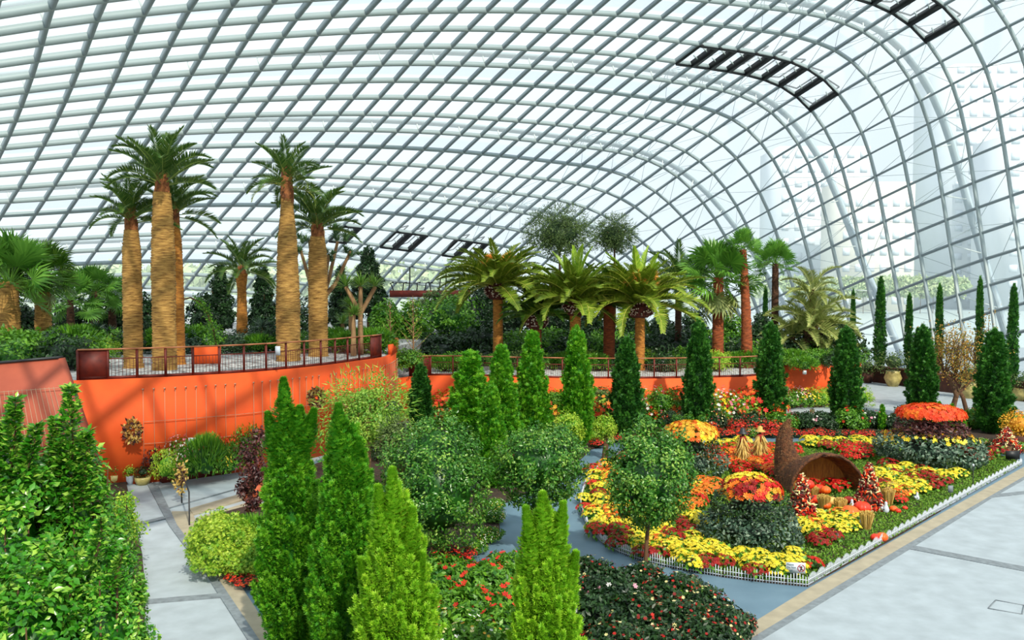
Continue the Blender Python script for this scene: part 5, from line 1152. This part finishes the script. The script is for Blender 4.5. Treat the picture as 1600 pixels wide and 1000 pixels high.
c = MOUND['right'][0]; mound('wide dome of dark leaves with a flat orange-red flower top', c, 1.9, [('dark_leaf_skirt', .55, 1.95, .72, 'leaf', 3600, .15, 'grey'), ('yellow_ring', .98, 1.6, .25, 'flower', 130, .09, ['yellow', 'amber']), ('leafy_middle', 1.3, 1.25, .55, 'leaf', 2000, .13, 'maroon'), ('blossom_top', 1.78, 1.16, .40, 'flower', 900, .085, ['redorange', 'orange', 'redorange'])])
c = MOUND['back'][0]; mound('dome with amber and orange blooms on top behind the single-stemmed round tree', c, 1.3, [('dark_leaf_skirt', .35, 1.35, .6, 'leaf', 2000, .12, 'grey'), ('leafy_middle', .95, 1.05, .5, 'leaf', 1400, .1, 'dark'), ('blossom_top', 1.3, .98, .5, 'flower', 640, .08, ['amber', 'orange', 'yellow', 'amber'])])

# ------------------------------------------------------------------ horn of plenty
t = thing('horn_basket', 'giant brown woven horn of plenty lying open toward the viewer in the flower bed', 'basket', tuple(at(1290, 772))); o0 = np.array(t.location); mpp = o0[1] / F
wv = mat('wicker', (150, 96, 36), .85, (88, 50, 20), noise=7, bump=.9, stretch=(1, 1, 4), bscale=16); wv2 = mat('wicker_outer', (112, 66, 36), .9, (56, 34, 20), noise=8, bump=1., bscale=18)
# mouth ellipse, then the body curling back and up to the tip
cm = np.array([0, 0, .02]); rx = 61 * mpp; rz = 66 * mpp
secs = [((0, -.2, .0), 1.0, 1.0, 0.), ((.0, .15, .02), .97, .97, .0), ((-.1, .7, .05), .86, .84, .1), ((-.35, 1.2, .12), .68, .66, .3), ((-.62, 1.45, .5), .44, .46, .9), ((-.80, 1.5, 1.0), .30, .30, 1.3), ((-.86, 1.5, 1.5), .2, .2, 1.5), ((-.80, 1.5, 1.9), .12, .12, 1.5), ((-.72, 1.5, 2.15), .04, .04, 1.4)]
def horn(scale, mtl, nm):
    seg = 40; V = []
    for (c, a, b, tl) in secs:
        th = np.arange(seg) * 2 * PI / seg; x = np.cos(th) * rx * a * scale; zz = np.sin(th) * rz * b * scale; y = -zz * math.sin(tl); z = zz * math.cos(tl)
        V.append(np.stack([c[0] + x, c[1] + y, c[2] + z], 1))
    V = np.array(V); n = len(secs)
    # refine along the body
    out = []
    for k in range(n - 1):
        for u in np.arange(4) / 4: out.append(V[k] * (1 - u) + V[k + 1] * u)
    out.append(V[-1]); V = np.array(out); n = len(V); V = V + R.normal(size=V.shape) * .008
    V[..., 2] = np.maximum(V[..., 2], -.02)
    i, j = np.meshgrid(np.arange(n - 1), np.arange(seg), indexing='ij'); j2 = (j + 1) % seg
    Fa = np.stack([i * seg + j, (i + 1) * seg + j, (i + 1) * seg + j2, i * seg + j2], -1).reshape(-1, 4); m = Mesh(); m.add(V.reshape(-1, 3), Fa); return m, V
m, V1 = horn(1., None, None); ow = m.build('outer_weave', wv2, t); m, V2 = horn(.93, None, None); m.build('inner_lining', wv, t)
m = Mesh(); seg = 40; j = np.arange(seg); m.add(np.vstack([V1[0], V2[0]]), np.stack([j, (j + 1) % seg, (j + 1) % seg + seg, j + seg], 1)); m.tube(np.vstack([V1[0] * .97, V1[0][:1] * .97]), .05, 6, cap=False); m.build('rim', wv2, ow)
m = Mesh(); th = np.linspace(0, PI, 21); q = np.stack([-.02 + np.cos(th) * rx * .86, np.full(21, .62), np.sin(th) * rz * .84], 1); m.add(np.vstack([q, [[-.02, .6, 0]]]), [[k, k + 1, 21] for k in range(20)]); m.build('straw_backing', mat('straw_back', (190, 124, 44), .85, (140, 84, 28), noise=9, bump=.8, stretch=(6, 1, .6), bscale=14), t)
# straw stuck out of the outer weave
m = Mesh(); n = 2600; k = R.integers(2, len(V1), n); q = R.integers(0, 40, n); P = V1[k, q]; nr = unit(P - V1[k].mean(axis=1)); m.scatter(NEEDLE, P, unit(R.normal(size=P.shape) + nr * .3), nr, .1); m.build('loose_twigs', leafm('twig', (80, 50, 30), (150, 110, 70), .9, 0), ow)

# ------------------------------------------------------------------ pumpkins and harvest pieces
PK = {'orange': mat('pumpkin_orange', (240, 104, 24), .45, (222, 84, 16), noise=4), 'red': mat('pumpkin_red', (232, 56, 22), .4, (210, 42, 16), noise=4), 'pale': mat('pumpkin_pale', (240, 190, 110), .5, (226, 166, 84), noise=4)}
def pumpkin(px, py, r, col, label, grp, zl=0, squash=.78):
    p = at(px, py, .06 + zl); t = thing('pumpkin', label, 'pumpkin', tuple(p), grp); m = Mesh(); pr = [(max(.001, math.sin(PI * u)) * 1. ** 1, -math.cos(PI * u)) for u in np.linspace(0, 1, 13)]
    pr = [(r * (a ** .8), r * squash * (1 + b * (1 - .12 * a))) for a, b in pr]
    m.lathe(pr, 40, wob=lambda th, z: 1 - .07 * np.abs(np.sin(th * 5)) ** .5 * 0 - .08 * (1 - np.abs(np.sin(th * 5))) ** 2); m.build('fruit', PK[col], t, smooth=True)
    s = Mesh(); s.tube([(0, 0, r * squash * 1.9), (.02, 0, r * squash * 2.1), (r * .18, 0, r * squash * 2.3)], [r * .13, r * .09, r * .08], 7); s.build('stem', mat('pumpkin_stem', (120, 110, 60), .8), t)
pk = [(1328, 812, .26, 'orange', 'large pale-orange ribbed pumpkin in front of the wicker horn', 0), (1347, 804, .25, 'red', 'bright orange-red pumpkin right of the large ribbed one', 0), (1274, 787, .17, 'red', 'orange-red pumpkin beside the left corn heap', 0), (1290, 796, .16, 'orange', 'small orange pumpkin between straw sheaves', 0), (1300, 790, .17, 'pale', 'pale yellow-orange pumpkin behind the straw sheaves', 0), (1338, 816, .15, 'pale', 'pale cream pumpkin tucked against the large ribbed one', 0),
      (1326, 788, .16, 'red', 'red-orange pumpkin next to the white hen figure', 0), (1368, 846, .13, 'red', 'orange pumpkin lying nearest the white edging, left of a pair', 0), (1378, 846, .15, 'orange', 'orange pumpkin lying nearest the white edging, right of a pair', 0), (1366, 800, .11, 'red', 'small red pumpkin under the straw sheaf beside the hens', 0), (1396, 800, .12, 'orange', 'orange pumpkin right of the white hens', 0), (1403, 802, .09, 'red', 'tiny red pumpkin farthest right of the hens', 0), (1414, 797, .08, 'red', 'dark reddish gourd at the green margin of the bed', 0),
      (1283, 806, .13, 'pale', 'pale gourd between the left corn heap and the yellow flowers', 0), (1262, 765, .2, 'red', 'red pumpkin at the left inside the horn mouth', .42), (1262, 772, .2, 'red', 'red pumpkin below the highest one inside the horn mouth', .1), (1280, 772, .2, 'red', 'red-orange pumpkin in the middle of the horn mouth', .12), (1290, 772, .16, 'orange', 'orange pumpkin with a pale stripe at the right of the group in the horn', .25)]
for a in pk: pumpkin(a[0], a[1], a[2], a[3], a[4], None, a[5])
def sheaf(px, py, h_, label):
    p = at(px, py, .06); t = thing('straw_sheaf', label, 'straw sheaf', tuple(p)); n = 420; a = R.uniform(0, 2 * PI, n); r0 = np.sqrt(R.random(n)) * .07; lo = np.stack([np.cos(a) * r0 * 1.4, np.sin(a) * r0 * 1.4, 0 * a], 1); r1 = np.sqrt(R.random(n)) * .2; hi = np.stack([np.cos(a) * r1, np.sin(a) * r1, h_ * (1.05 - r1 * .8) + R.normal(size=n) * .02], 1)
    m = Mesh(); d = hi - lo; m.scatter(T_([(0, -.5, 0), (1, -.9, 0), (1, .9, 0), (0, .5, 0)], [[0, 1, 2, 3]]), lo, d, sphere_dirs(n), np.stack([np.linalg.norm(d, axis=1), np.full(n, .014), np.ones(n)], 1)); m.build('stalks', M['straw'], t); b = Mesh(); b.lathe([(.105, h_ * .42), (.115, h_ * .46), (.105, h_ * .5)], 12); b.build('tie', M['bark_pale'], t)
for x, y, h_, lab in ((1270, 782, .42, 'straw sheaf tied upright just right of the left corn heap'), (1287, 796, .42, 'straw sheaf standing left of the pale pumpkins'), (1313, 806, .5, 'largest straw sheaf left of the big ribbed pumpkin'), (1354, 828, .5, 'straw sheaf standing nearest the white edging'), (1366, 795, .5, 'straw sheaf left of the white hen figures'), (1388, 790, .52, 'straw sheaf directly behind the white hen figures'), (1394, 772, .35, 'small straw sheaf farthest back behind the hens')): sheaf(x, y, h_, lab)
def hen(px, py, s, label, rz=0):
    p = at(px, py, .06); t = thing('hen_figure', label, 'figurine', tuple(p)); t.rotation_euler = (0, 0, rz); m = Mesh(); m.lathe([(.001, 0), (.07 * s, 0), (.1 * s, .06 * s), (.12 * s, .14 * s), (.085 * s, .24 * s), (.05 * s, .32 * s), (.055 * s, .38 * s), (.03 * s, .43 * s), (.001, .44 * s)], 14); m.tube([(-.08 * s, 0, .14 * s), (-.16 * s, 0, .22 * s), (-.19 * s, 0, .3 * s)], [.06 * s, .04 * s, .01 * s], 8)
    m.build('body', M['white'], t, smooth=True); b = Mesh(); b.scatter(BALL, np.array([(.0, 0, .45 * s), (.03 * s, 0, .44 * s)]), [[1, 0, 0]] * 2, [[0, 0, 1]] * 2, .025 * s); b.build('comb', PK['red'], t); k = Mesh(); k.tube([(.05 * s, 0, .38 * s), (.09 * s, 0, .37 * s)], [.012 * s, .002], 6); k.build('beak', PK['orange'], t); e = Mesh(); e.scatter(BALL, np.array([(-.05 * s, -.09 * s, .15 * s), (-.17 * s, -.02 * s, .27 * s)]), [[1, 0, 0]] * 2, [[0, 0, 1]] * 2, .03 * s); e.build('black_spots', M['black'], t)
hen(1331, 797, .75, 'white hen figure beside the red-orange pumpkin', 2.5); hen(1376, 799, .8, 'white hen figure with black spots in front of the straw, left one of two', .4); hen(1384, 802, .8, 'white hen figure with black spots, right one of two near the green margin', -.5); hen(1346, 824, .7, 'white and black hen figure beside the nearest straw sheaf', 2.2); hen(1433, 782, .6, 'small white hen figure among the orange flowers at the right', .2); hen(1308, 842, .5, 'white hen figure among the yellow flowers', 0)
# corn heaps
def corn(px, py, h_, r, label, lean=0):
    p = at(px, py, .06); t = thing('corn_heap', label, 'corn heap', tuple(p)); b = Mesh(); b.lathe([(r * .9, 0), (r * .45, h_ * .5), (.02, h_ * .96)], 12); b.build('core', M['bark'], t); n = 520; u = R.random(n) ** 1.2; a = R.uniform(0, 2 * PI, n); rr = r * (1 - u) ** .8 * R.uniform(.9, 1.15, n); P = np.stack([np.cos(a) * rr + lean * u, np.sin(a) * rr, u * h_ + .03], 1); m = Mesh()
    X = unit(R.normal(size=P.shape) + [0, 0, .3]); Z = sphere_dirs(n)
    for q in range(4): s = slice(q, None, 4); m.scatter(BALL, P[s], X[s], Z[s], np.array([.085, .024, .024]) * R.uniform(.8, 1.2, (len(P[s]), 1)), q)
    m.build('corn_cobs', [PET['darkred'], PET['cream'], PET['redorange'], L['maroon']], t)
corn(1252, 812, 1.25, .42, 'cone-shaped heap of red and cream corn cobs left of the horn mouth'); corn(1357, 796, 1.35, .42, 'cone-shaped heap of red and cream corn cobs right of the horn mouth')
corn(1572, 706, .95, .55, 'heap of pale and red corn husks at the right edge beyond the blue path')
t = pot(1592, 698, .5, .5, 'amber-flowered shrub in a low tub at the right edge beyond the blue path', 'planter', PET['amber'], .75, n=900, sz=.09)
# husk-wrapped poles with hats behind the left part of the bed
def scare(px, py, label, hat):
    p = at(px, py, .06); t = thing('straw_figure', label, 'straw figure', tuple(p)); b = Mesh(); b.tube([(0, 0, 0), (.02, 0, .7), (0, 0, 1.25)], [.05, .06, .05], 8); b.build('post', M['bark'], t); m = Mesh(); n = 260; a = R.uniform(0, 6.28, n); z = R.uniform(.1, 1.15, n); P = np.stack([np.cos(a) * .12, np.sin(a) * .12, z], 1)
    m.scatter(NEEDLE, P, unit(np.stack([np.cos(a) * .5, np.sin(a) * .5, -1 + 0 * a], 1) + R.normal(size=P.shape) * .2), P * [1, 1, 0] + 1e-3, .4); m.build('straw_wrap', M['straw'], t); k = Mesh(); k.lathe([(.09, .78), (.13, .8), (.12, 1.1), (.07, 1.12)], 10); k.build('red_cloth', mat('maroon_cloth', (150, 36, 30), .9), t)
    h2 = Mesh(); h2.lathe([(.001, 1.42), (.09, 1.38), (.1, 1.27), (.2, 1.22), (.2, 1.2), (.001, 1.2)], 12); h2.build('hat', M[hat], t)
scare(1160, 728, 'straw figure with a dark hat, left of the two straw figures', 'metal_dark'); scare(1187, 724, 'straw figure with a pale hat, right of the two straw figures', 'straw')

# ------------------------------------------------------------------ white picket edging
def picket():
    m = Mesh(); W = .44
    for k in range(7):
        x = -W / 2 + W * (k + .5) / 7; hh = .2 + .07 * math.cos((k - 3) / 3 * PI / 2); m.box((x, 0, hh / 2), (.017, .012, hh)); m.add([(x - .014, -.006, hh), (x + .014, -.006, hh), (x, -.006, hh + .03), (x - .014, .006, hh), (x + .014, .006, hh), (x, .006, hh + .03)], [[0, 1, 2], [5, 4, 3]])
    for z in (.055, .15): m.box((0, 0, z), (W, .01, .016))
    o = m.build('picket_edging', M['white']); o['label'] = 'x'; o['category'] = 'fence'; return o
pkt = picket(); PROTO.append(pkt)
fl_ = smooth_line(P2(fence_px), 6); run1 = resample(fl_, .45); run2 = resample(np.array([at(1262, 918)[:2], at(1597, 727)[:2]]), .45)
for run, lab, grp in ((run1, 'low white picket edging panel along the curved blue path side of the bed', 'white picket panels along the curve'), (run2, 'low white picket edging panel along the straight pale pavement side of the bed', 'white picket panels along the straight side')):
    for a, b in zip(run[:-1], run[1:]):
        o = pkt.copy(); C.objects.link(o); mid = (a + b) / 2; o.location = (mid[0], mid[1], .012); o.rotation_euler = (0, 0, math.atan2(b[1] - a[1], b[0] - a[0])); o['label'] = lab; o['group'] = grp
# signs of the bed
import math as _m
def text(s, size, loc, mt, parent, rx=PI / 2):
    cu = bpy.data.curves.new('lettering', 'FONT'); cu.body = s; cu.size = size; cu.extrude = .002; cu.align_x = 'LEFT'; o = bpy.data.objects.new('lettering', cu); C.objects.link(o); cu.materials.append(mt); me = bpy.data.meshes.new_from_object(o); bpy.data.objects.remove(o); o = bpy.data.objects.new('lettering', me); C.objects.link(o); o.location = loc; o.rotation_euler = (rx, 0, 0); o.parent = parent; return o
p = at(1243, 906, .06); t = thing('keep_out_sign', 'white sign with text and a red prohibition ring at the bed front corner', 'sign', tuple(p)); t.rotation_euler = (0, 0, -.12); m = Mesh(); m.box((0, 0, .27), (.42, .012, .24)); bd = m.build('board', M['white'], t); m = Mesh(); m.box((0, .01, .1), (.02, .02, .2)); m.build('stake', M['metal_dark'], t)
gt = mat('sign_text', (60, 90, 96), .6)
for k, s in enumerate(('Please', 'Do Not', 'Enter')): text(s, .062, (-.195, -.009, .325 - k * .065), gt, bd)
m = Mesh(); th = np.linspace(0, 2 * PI, 25); m.tube(np.stack([.12 + np.cos(th) * .075, 0 * th - .01, .27 + np.sin(th) * .075], 1), .008, 6, cap=False); m.bar((.07, -.012, .32), (.17, -.012, .22), .012, .012, up=(0, 1, 0)); m.build('prohibition_ring', mat('sign_red', (170, 30, 36), .5), bd)
m = Mesh(); m.tube([(.10, -.01, .22), (.125, -.01, .26), (.12, -.01, .3)], [.012, .016, .018], 6); m.tube([(.10, -.01, .31), (.145, -.01, .295)], [.01, .01], 6); m.build('walking_mark', M['black'], bd)
p = at(1582, 722, .06); t = thing('black_display', 'small black box-shaped panel at the far right corner of the bed', 'sign', tuple(p)); m = Mesh(); m.box((0, 0, .27), (.5, .08, .3)); m.build('panel', M['black'], t); m = Mesh(); m.box((-.15, 0, .07), (.03, .03, .14)); m.build('foot', M['metal_dark'], t); m = Mesh(); m.box((.15, 0, .07), (.03, .03, .14)); m.build('foot', M['metal_dark'], t)
p = at(1485, 775, .06); t = thing('label_sign', 'small grey information label on a stake in the green margin of the bed', 'sign', tuple(p)); t.location.z = .06; m = Mesh(); m.box((0, 0, .28), (.16, .01, .22)); m.build('board', M['band_grey'], t); m = Mesh(); m.box((0, .01, .1), (.015, .015, .2)); m.build('stake', M['metal_dark'], t)
t.location = tuple(at(1485, 778, .06)); 
p = at(1520, 762, .06); t = thing('garden_stake', 'thin dark garden stake light among the yellow and dark red clumps', 'stake', tuple(p)); m = Mesh(); m.tube([(0, 0, 0), (0, 0, .7)], .015, 6); m.build('rod', M['metal_dark'], t); m = Mesh(); m.lathe([(.001, .7), (.03, .71), (.03, .78), (.001, .79)], 8); m.build('head', M['white'], t)

# ------------------------------------------------------------------ other beds
RB = {'redrose': lowshrub('green', 1700, .15, LEAF, ['red'], nf=16, fs=.095, name='rose_bush'), 'mixrose': lowshrub('dark', 1900, .14, LEAF, ['red', 'darkred', 'cream', 'darkred'], nf=60, fs=.055, name='rose_bush'), 'whiterose': lowshrub('green', 1700, .14, LEAF, ['cream', 'white', 'amber'], nf=90, fs=.05, name='rose_bush'), 'pinkrose': lowshrub('dark', 1700, .15, LEAF, ['pink', 'white'], nf=10, fs=.09, name='rose_bush'), 'deepred': lowshrub('dark', 900, .12, LEAF, ['red', 'darkred', 'redorange'], nf=150, fs=.10, name='rose_bush')}
PROTO += list(RB.values())
RL = {'redrose': 'leafy rose bush with a few large red blooms', 'mixrose': 'dark rose bush dotted with red and cream blooms', 'whiterose': 'rose bush sprinkled with small cream blooms', 'pinkrose': 'dark rose bush with a few pink and white blooms', 'deepred': 'low bush covered by red blossoms'}
def rb(k, x, y, s, where, grp, zs=.85): dup(RB[k], tuple(at(x, y, .06)), x + y, (s, s, s * zs), RL[k] + ' ' + where, grp + ', ' + k)
for (k, x, y, s) in [('redrose', 700, 935, .5), ('redrose', 745, 950, .5), ('redrose', 685, 975, .45), ('redrose', 735, 1000, .5), ('redrose', 780, 985, .5), ('whiterose', 700, 1040, .5), ('whiterose', 745, 1060, .5), ('redrose', 770, 930, .4), ('redrose', 650, 1010, .45), ('whiterose', 660, 1060, .5), ('redrose', 800, 1030, .5), ('whiterose', 790, 1080, .5), ('redrose', 790, 905, .35)]:
    rb(k, x, y, s * 1.5, 'between the two bright foreground conifers', 'roses between the foreground conifers', 1.)
for (k, x, y, s) in [('mixrose', 925, 925, .45), ('pinkrose', 960, 950, .5), ('mixrose', 1000, 935, .45), ('mixrose', 1050, 960, .5), ('pinkrose', 940, 985, .5), ('mixrose', 1000, 1000, .5), ('mixrose', 1060, 1010, .5), ('mixrose', 1100, 980, .45), ('whiterose', 1080, 960, .4), ('mixrose', 1130, 1005, .42), ('mixrose', 1035, 1060, .5), ('mixrose', 960, 1050, .5), ('mixrose', 1100, 1040, .5), ('mixrose', 905, 940, .35), ('mixrose', 1010, 915, .3), ('mixrose', 1160, 985, .22), ('mixrose', 1080, 935, .3)]:
    rb(k, x, y, s * 1.35, 'right of the lone foreground conifer', 'roses right of the lone conifer', .95)
for (k, x, y, s) in [('deepred', 372, 908, .28), ('deepred', 388, 915, .3), ('deepred', 404, 912, .3), ('deepred', 420, 908, .28), ('deepred', 396, 902, .25)]: rb(k, x, y, s, 'beside the pale path at the left', 'red flowers by the left path', .6)
for (k, x, y, s) in [('deepred', 690, 890, .3), ('deepred', 712, 882, .3), ('deepred', 700, 872, .3), ('whiterose', 765, 845, .36), ('whiterose', 772, 815, .36), ('whiterose', 745, 862, .3), ('deepred', 730, 872, .24), ('deepred', 670, 905, .3), ('whiterose', 775, 795, .3)]: rb(k, x, y, s, 'around the foot of the large round tree', 'flowers around the large round tree')
rr = random.Random(9)
for x in range(935, 1600, 15):
    y = np.interp(x, [935, 960, 1050, 1150, 1300, 1400, 1500, 1600], [700, 692, 687, 684, 684, 686, 694, 706]); k = rr.choice(['deepred', 'deepred', 'whiterose', 'deepred', 'mixrose']) if x < 1390 else rr.choice(['mixrose', 'pinkrose', 'whiterose'])
    rb(k, x, y - 2, rr.uniform(.32, .45), 'in front, beyond the blue path', 'front line of flowers beyond the blue path', .7)
for x in range(1110, 1620, 22):
    y = np.interp(x, [1110, 1300, 1450, 1620], [668, 665, 662, 672]) + rr.uniform(0, 8); k = rr.choice(['mixrose', 'pinkrose', 'redrose', 'pinkrose']); rb(k, x, y, rr.uniform(.55, .85), 'between the far dark conifers', 'roses between the dark conifers', 1.)
for x in range(1110, 1230, 14): rb('deepred', x, 674 + rr.uniform(-4, 3), .5, 'left of the horn tip beyond the blue path', 'red bushes beyond the path', .9)
for k, (x, y) in enumerate([(640, 850), (610, 830), (700, 780), (740, 760), (790, 740), (840, 722), (880, 708), (680, 742), (620, 760), (570, 790), (540, 760), (600, 720), (650, 705), (720, 700), (770, 690), (520, 830), (560, 850), (480, 800), (470, 760), (860, 690), (820, 668), (760, 665), (930, 690)]):
    kk = ['green', 'fern', 'lime', 'dark'][k % 4]; dup(SH[kk], tuple(at(x, y, .06)), x, .62, {'green': 'mid-green', 'fern': 'feathery green', 'lime': 'yellow-green', 'dark': 'dark green'}[kk] + ' low shrub filling the ground among the garden conifers', 'ground shrubs among the conifers, ' + kk)
# small clipped balls on stems and lime cones
for k, (x, y) in enumerate([(1057, 690), (1076, 688), (1098, 690)]):
    t = thing('ball_topiary', 'small clipped green ball on a thin stem behind the amber-topped mound', 'plant', tuple(at(x, y, .06)), 'clipped balls behind the amber-topped mound'); b = Mesh(); b.tube([(0, 0, 0), (0, 0, .95)], .018, 6); b.build('stem', M['bark'], t); m = Mesh(); leafball(m, (0, 0, 1.0), (.24, .24, .16), 260, .05, LEAF2, seed=k); m.build('crown', L['green'], t)
mini = conifer('dwarf_conifer', 1.25, .2, 60, 26, .09, L['con_mid'], 'x', 91, prof='cone'); PROTO.append(mini)
for x, y in ((1378, 672), (1467, 668), (1487, 672), (1502, 676), (1504, 700)): dup(mini, tuple(at(x, y, .06)), x, rr.uniform(.85, 1.1), 'small bright cone-shaped conifer among the far roses', group='dwarf conifers beyond the blue path')
# handrail with dried corn
p = at(296, 822); q = at(284, 786); t = thing('handrail', 'short metal handrail post with a bunch of dried corn tied to it beside the steps', 'handrail', tuple(p)); d = q - p; m = Mesh(); m.tube([(0, 0, 0), (0, 0, .95), d + (0, 0, 1.0), d], .022, 8); m.build('rail', M['metal_dark'], t); m = Mesh(); c_ = d + np.array([0, -.05, .8]); n = 140; m.scatter(LEAF2, c_ + R.normal(size=(n, 3)) * [.09, .09, .26], R.normal(size=(n, 3)), sphere_dirs(n), .14, 0); m.scatter(BALL, c_ + R.normal(size=(30, 3)) * [.06, .06, .2], R.normal(size=(30, 3)), sphere_dirs(30), np.array([.08, .03, .03]) * np.ones((30, 1)), 1); m.build('dried_corn', [M['straw'], L['maroon']], t)
pot(398, 782, .42, .55, 'round terracotta bowl half hidden by the maroon maple', 'terra', 'maroon', .4)

# ------------------------------------------------------------------ seen outside through the glass
tw = mat('tower_front_hazed', (226, 232, 240), .7, (232, 238, 244), noise=.02)  # haze is put into the pale tower colours, windows included
def tower(px, top, d, w_, label, cols, mt):
    x = (px - 800) / F * d; h_ = H - (top - 455) * d / F + 2.5; t = thing('tower_block', label, 'building', (x, d, -2.5)); m = Mesh(); m.box((0, 0, h_ / 2), (w_, w_ * .7, h_)); m.build('block', mt, t); m = Mesh()
    for i in range(int(h_ / 7)):
        for j in range(cols): m.box((-w_ / 2 + w_ * (j + .5) / cols, -w_ * .352, 5 + i * 7), (w_ / cols * .55, .3, 3.2))
    m.build('windows', mat('tower_glass_hazed', (216, 225, 234), .4), t)
tower(1268, 238, 420, 44, 'faint pale tower block seen through the glass behind the fan palms', 7, tw); tower(1352, 290, 370, 32, 'faint tower block seen through the glass above the silvery date palms', 6, mat('tower_cream_hazed', (240, 236, 226), .8)); tower(1540, 120, 430, 58, 'tallest faint tower block seen through the glass near the right edge', 9, tw); tower(1475, 290, 510, 44, 'faint lower tower block left of the tallest one outside', 6, tw); tower(1610, 220, 380, 40, 'faint pale tower cut by the right edge outside the glass', 6, tw)
out = leafm('outside_tree', (170, 196, 150), (214, 224, 176), .9, .2)  # leaf colours paled to carry the haze and the tint of the glass
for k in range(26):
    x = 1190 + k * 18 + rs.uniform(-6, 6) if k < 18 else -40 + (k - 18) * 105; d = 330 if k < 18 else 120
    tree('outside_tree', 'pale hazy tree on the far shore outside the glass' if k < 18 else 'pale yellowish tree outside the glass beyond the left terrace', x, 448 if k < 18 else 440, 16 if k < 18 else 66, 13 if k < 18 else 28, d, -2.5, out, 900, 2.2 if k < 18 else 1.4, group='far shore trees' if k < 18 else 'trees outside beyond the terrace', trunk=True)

# the first-built sources were only for copying
for o in HID: bpy.data.objects.remove(o)
def kill(o):
    for c in list(o.children): kill(c)
    bpy.data.objects.remove(o)
for o in PROTO: kill(o)
# ------------------------------------------------------------------ light
w = bpy.data.worlds.new('sky'); sc.world = w; w.use_nodes = True
bg = w.node_tree.nodes['Background']; bg.inputs[0].default_value = (.84, .94, 1.0, 1); bg.inputs[1].default_value = .98
sd = bpy.data.lights.new('sun', 'SUN'); so = bpy.data.objects.new('sun', sd); C.objects.link(so)
sd.energy = 3.7; sd.angle = math.radians(1.2); sd.color = (1.0, .93, .78)
d = Vector((-.30, .66, -.69)); so.rotation_euler = d.to_track_quat('-Z', 'Y').to_euler(); so.location = (10, -20, 40)
sc.view_settings.view_transform = 'Standard'; sc.view_settings.look = 'None'; sc.view_settings.gamma = 1; sc.view_settings.use_curve_mapping = False
sc.view_settings.exposure = 0.22
sc.cycles.max_bounces = 6; sc.cycles.transparent_max_bounces = 24; sc.cycles.diffuse_bounces = 3; sc.cycles.glossy_bounces = 2; sc.cycles.transmission_bounces = 2
sc.cycles.use_denoising = True
sc.cycles.sample_clamp_indirect = 6
